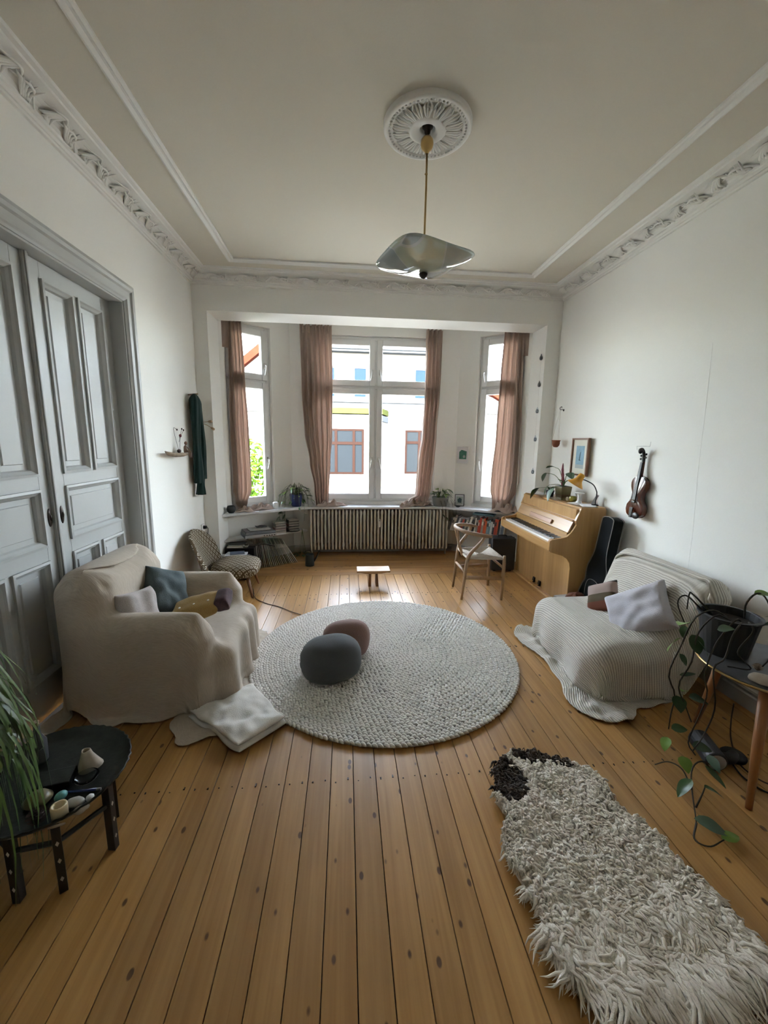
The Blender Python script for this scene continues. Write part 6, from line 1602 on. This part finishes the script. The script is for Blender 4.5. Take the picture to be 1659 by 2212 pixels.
for k in range(9):
    a = k*.7; MB().tube(smooth_path([(0, 0, .14), (.02*math.cos(a), .02*math.sin(a), .19), (.06*math.cos(a), .06*math.sin(a), .21)], 6), .003, 5).build('shoot', 'stem_green', sq)
sb_ = thing('small_plant', 'little black pot with a spiky tuft beside the big piano plant', 'plant', (2.27, 4.335, PZ)); pot(sb_, .034, .042, .07, 'black_plastic')
for k in range(18):
    a = k*1.1; MB().tube([(0, 0, .06), (.03*math.cos(a), .03*math.sin(a), .10), (.045*math.cos(a), .045*math.sin(a), .115)], [.004, .003, .0006], 5).build('spike', 'leaf_green', sb_)
MB().sph((0, 0, .019), (.017, .017, .020), 16, 10).build('white_egg', 'enamel_white', None, smooth=True, label='white egg standing on the piano beside the square pot', cat='egg', loc=(2.30, 4.025, PZ))
MB().lathe([(.002, 0), (.025, 0), (.037, .02), (.036, .045), (.03, .055), (.027, .053), (.032, .03), (.002, .006)], 24).build('glass_bowl', 'green_glass', None, smooth=True, label='small olive green glass bowl on the piano', cat='bowl', loc=(2.32, 3.955, PZ))
ck = thing('cake_stand', 'small white ceramic pedestal stand on the piano', 'stand', (2.33, 3.86, PZ)); MB().lathe([(.002, 0), (.032, 0), (.03, .006), (.014, .03), (.012, .06), (.018, .085), (.024, .092), (.046, .096), (.047, .102), (.002, .1)], 28).build('stand_body', 'enamel_white', ck, smooth=True)
def sheet(name, w, h, loc, rz, label, n_=1):
    return MB().grid(lambda u, v: (w*(u-.5), h*(v-.5), .002+.006*(u*v)*((u+v)/2)), 6, 6).build(name, 'paper', None, smooth=True, solid=.0015, label=label, cat='paper', loc=loc, rot=(0, 0, rz))
sheet('sheet_music', .21, .28, (2.285, 4.62, PZ), .4, 'white sheet music on the far end of the piano top')
sheet('note_paper', .10, .15, (2.275, 3.80, PZ), .2, 'folded white note paper beside the pedestal stand')
sheet('note_paper', .14, .20, (2.32, 3.685, PZ), -.3, 'white letter lying at the near end of the piano top')
dl = thing('desk_lamp', 'mustard yellow gooseneck desk lamp on the near end of the piano', 'lamp', (2.395, 3.69, PZ))
MB().lathe([(.002, 0), (.032, 0), (.032, .01), (.01, .014)], 24).build('lamp_base', 'black_plastic', dl, smooth=True)
MB().tube(smooth_path([(0, 0, .01), (.004, -.002, .10), (.0, -.002, .14), (-.03, .012, .20), (-.075, .06, .235), (-.10, .09, .245)], 24), .0055, 8).build('gooseneck', 'black_plastic', dl, smooth=True)
dsd = Vector((-.42, .25, -.85)).normalized(); sh_rot = dsd.to_track_quat('Z', 'Y').to_euler()
MB().lathe([(.016, -.035), (.028, -.03), (.033, .0), (.036, .03), (.05, .05), (.082, .085), (.084, .088), (.078, .086), (.046, .052), (.03, .03), (.012, -.02)], 32).build('lamp_shade', 'mustard_enamel', dl, smooth=True, loc=(-.112, .10, .265), rot=sh_rot)
MB().lathe([(.0775, .0845), (.045, .05), (.028, .03), (.002, .02)], 32).build('shade_lining', 'enamel_white', dl, smooth=True, loc=(-.112, .10, .265), rot=sh_rot, label='white inside of the shade')
MB().sph((0, 0, .052), (.02, .02, .025), 14, 10).build('bulb', 'enamel_white', dl, smooth=True, loc=(-.112, .10, .265), rot=sh_rot)
tg = thing('metronome_box', 'small silver grey box tilted against the desk lamp', 'box', (2.40, 3.745, PZ+.004), 0, rot=(math.radians(24), 0, .9))
MB().box(-.02, .02, -.012, .012, 0, .105).build('box_body', 'silver_plastic', tg, bev=.003); MB().box(-.0155, .0155, -.0128, -.012, .02, .07).build('window', 'black_plastic', tg); MB().box(-.019, .019, -.0128, -.012, .078, .098).build('label_strip', 'paper', tg)

# ------------------------------------------------------------------ left wall
dw = thing('driftwood_shelf', 'small driftwood ledge on the left wall carrying a figurine', 'shelf', (-1.575, 4.01, 1.445))
dwm = MB().sph((0, 0, 0), (.055, .25, .022), 22, 12, fn=lambda d: 1+.2*noise3((d.x*2, d.y*3, d.z*2+1)))
dwm.v = [(min(.055, x*(1-.55*max(0, -y/.25)))-.0, y, min(.014, z)+.03*max(0, -y/.25)**2) for x, y, z in dwm.v]
dwm.build('ledge_wood', 'driftwood', dw, smooth=True)
fg = thing('seated_figurine', 'little bronze figurine sitting on the edge of the driftwood ledge', 'figurine', (-1.548, 4.155, 1.461), -.3)
fgb = MB(); fgb.tube(smooth_path([(-.005, 0, .0), (-.008, 0, .03), (-.004, 0, .058), (.0, 0, .068)], 8), [.016, .017, .016, .015, .016, .015, .011, .007, .006], 10)
fgb.sph((.003, 0, .088), (.015, .014, .018), 12, 10)
for s in (-1, 1):
    fgb.tube(smooth_path([(.0, s*.008, .008), (.03, s*.011, .014), (.042, s*.011, .0), (.045, s*.011, -.04), (.060, s*.011, -.046)], 12), [.009, .009, .0085, .008, .0075, .007, .0065, .006, .0055, .005, .005, .005, .003], 8)
    fgb.tube(smooth_path([(-.002, s*.014, .056), (.010, s*.022, .036), (.024, s*.010, .024)], 8), .0048, 6)
fgb.build('figure_body', 'bronze_figure', fg, smooth=True)
MB().sph((0, 0, .018), (.019, .019, .018), 14, 10).build('seed_ball', 'berry', None, smooth=True, label='dark round seed pod on the driftwood ledge', cat='seed pod', loc=(-1.585, 4.085, 1.458))
fl_st = thing('dried_flowers', 'thin dried stems with a rosebud and dark berries on the driftwood ledge', 'dried flowers', (-1.595, 4.115, 1.46))
for pts_, tip in (([(0, 0, 0), (-.012, -.03, .12), (-.02, -.05, .23), (0, -.02, .215)], 'b'), ([(0, .01, 0), (.0, .03, .10), (.0, .05, .16)], 'r'), ([(0, .01, .1), (.005, .05, .18), (.01, .07, .225)], 'b'), ([(0, .02, .14), (.01, .08, .19), (.01, .11, .215)], 'b')):
    MB().tube(smooth_path(pts_, 8), .0016, 5).build('stem', 'vine_stem', fl_st)
    MB().sph(pts_[-1], (.007, .007, .009) if tip == 'b' else (.013, .013, .016), 8, 6).build('berry' if tip == 'b' else 'rosebud', 'berry' if tip == 'b' else 'rosebud', fl_st, smooth=True)
scf = thing('hanging_scarf', 'dark green knitted scarf hanging folded on the left wall', 'scarf', (-1.56, 4.53, 1.0))
def scarf_layer(y0, y1, z0, z1, x0, amp, seed):
    def pt(u, v):
        th = u*2*PI; z = z1+(z0-z1)*v; w = (y1-y0)/2*(1+.12*math.sin(v*5+seed)); yc = (y0+y1)/2+.012*math.sin(v*4+seed)
        rx = .042*(1+.15*math.sin(v*7+seed)); k_ = 1+.10*math.sin(7*th+seed+v*2)+.06*noise3((math.cos(th)*2, math.sin(th)*2, v*5+seed))
        cap = min(1, (v+.004)*14)**.5
        return (x0+rx*math.cos(th)*k_*cap, yc+w*math.sin(th)*k_*cap, z)
    return MB().grid(pt, 40, 40, wu=True)
scarf_layer(-.10, .05, .13, 1.05, .0, 1, 1).build('scarf_fold', 'scarf_green', scf, smooth=True)
scarf_layer(-.01, .085, .165, 1.02, .012, 1, 4).build('scarf_fold', 'scarf_green', scf, smooth=True)
scarf_layer(-.03, .06, .0, .30, .0, 1, 7).build('scarf_end', 'scarf_green', scf, smooth=True)
MB().box(-.004, .0, .02, .05, .50, .58).build('care_label', 'paper', scf, loc=(.052, .02, 0))
MB().cyl((-.07, 0, 1.04), (.03, 0, 1.05), .008, n=10).build('peg', 'driftwood', scf)
pp_ = thing('dried_poppies', 'two dried poppy heads sticking out beside the green scarf', 'dried flowers', (-1.56, 4.56, 1.76))
for pts_ in ([(0, 0, 0), (.06, .01, .008), (.10, .01, .012)], [(0, 0, -.01), (.06, .01, -.012), (.11, .012, -.035), (.125, .012, -.045)]):
    MB().tube(smooth_path(pts_, 8), .0035, 6).build('stem', 'dried_flower', pp_, smooth=True)
    p = Vector(pts_[-1]); q = (p-Vector(pts_[-2])).normalized(); MB().tube([p, p+q*.012, p+q*.03, p+q*.045], [.004, .012, .014, .011], 10).build('seed_head', 'dried_flower', pp_, smooth=True)
ot = thing('wall_socket', 'white wall socket with a black plug beside the patterned chair', 'socket', (XL, 4.70, .60)); MB().box(0, .010, -.04, .04, -.04, .04).build('plate', 'enamel_white', ot, bev=.003)
MB().tube([(.01, .012, .0), (.045, .012, .0)], [.020, .016], 14).build('plug', 'black_plastic', ot); MB().tube(smooth_path([(.045, .012, 0), (.06, .012, -.03), (.03, .02, -.2), (.02, .03, -.45), (.03, .03, -.595)], 14), .0032, 6).build('lead', 'cable_black', ot, smooth=True)
MB().tube(smooth_path([(-1.00, 4.30, .005), (-.93, 4.05, .005), (-.80, 3.90, .005), (-.65, 3.80, .005), (-.52, 3.68, .005), (-.42, 3.60, .006)], 30), .0035, 6).build('floor_cable', 'cable_brown', None, smooth=True, label='brown cable running from the patterned chair to the round rug', cat='cable')
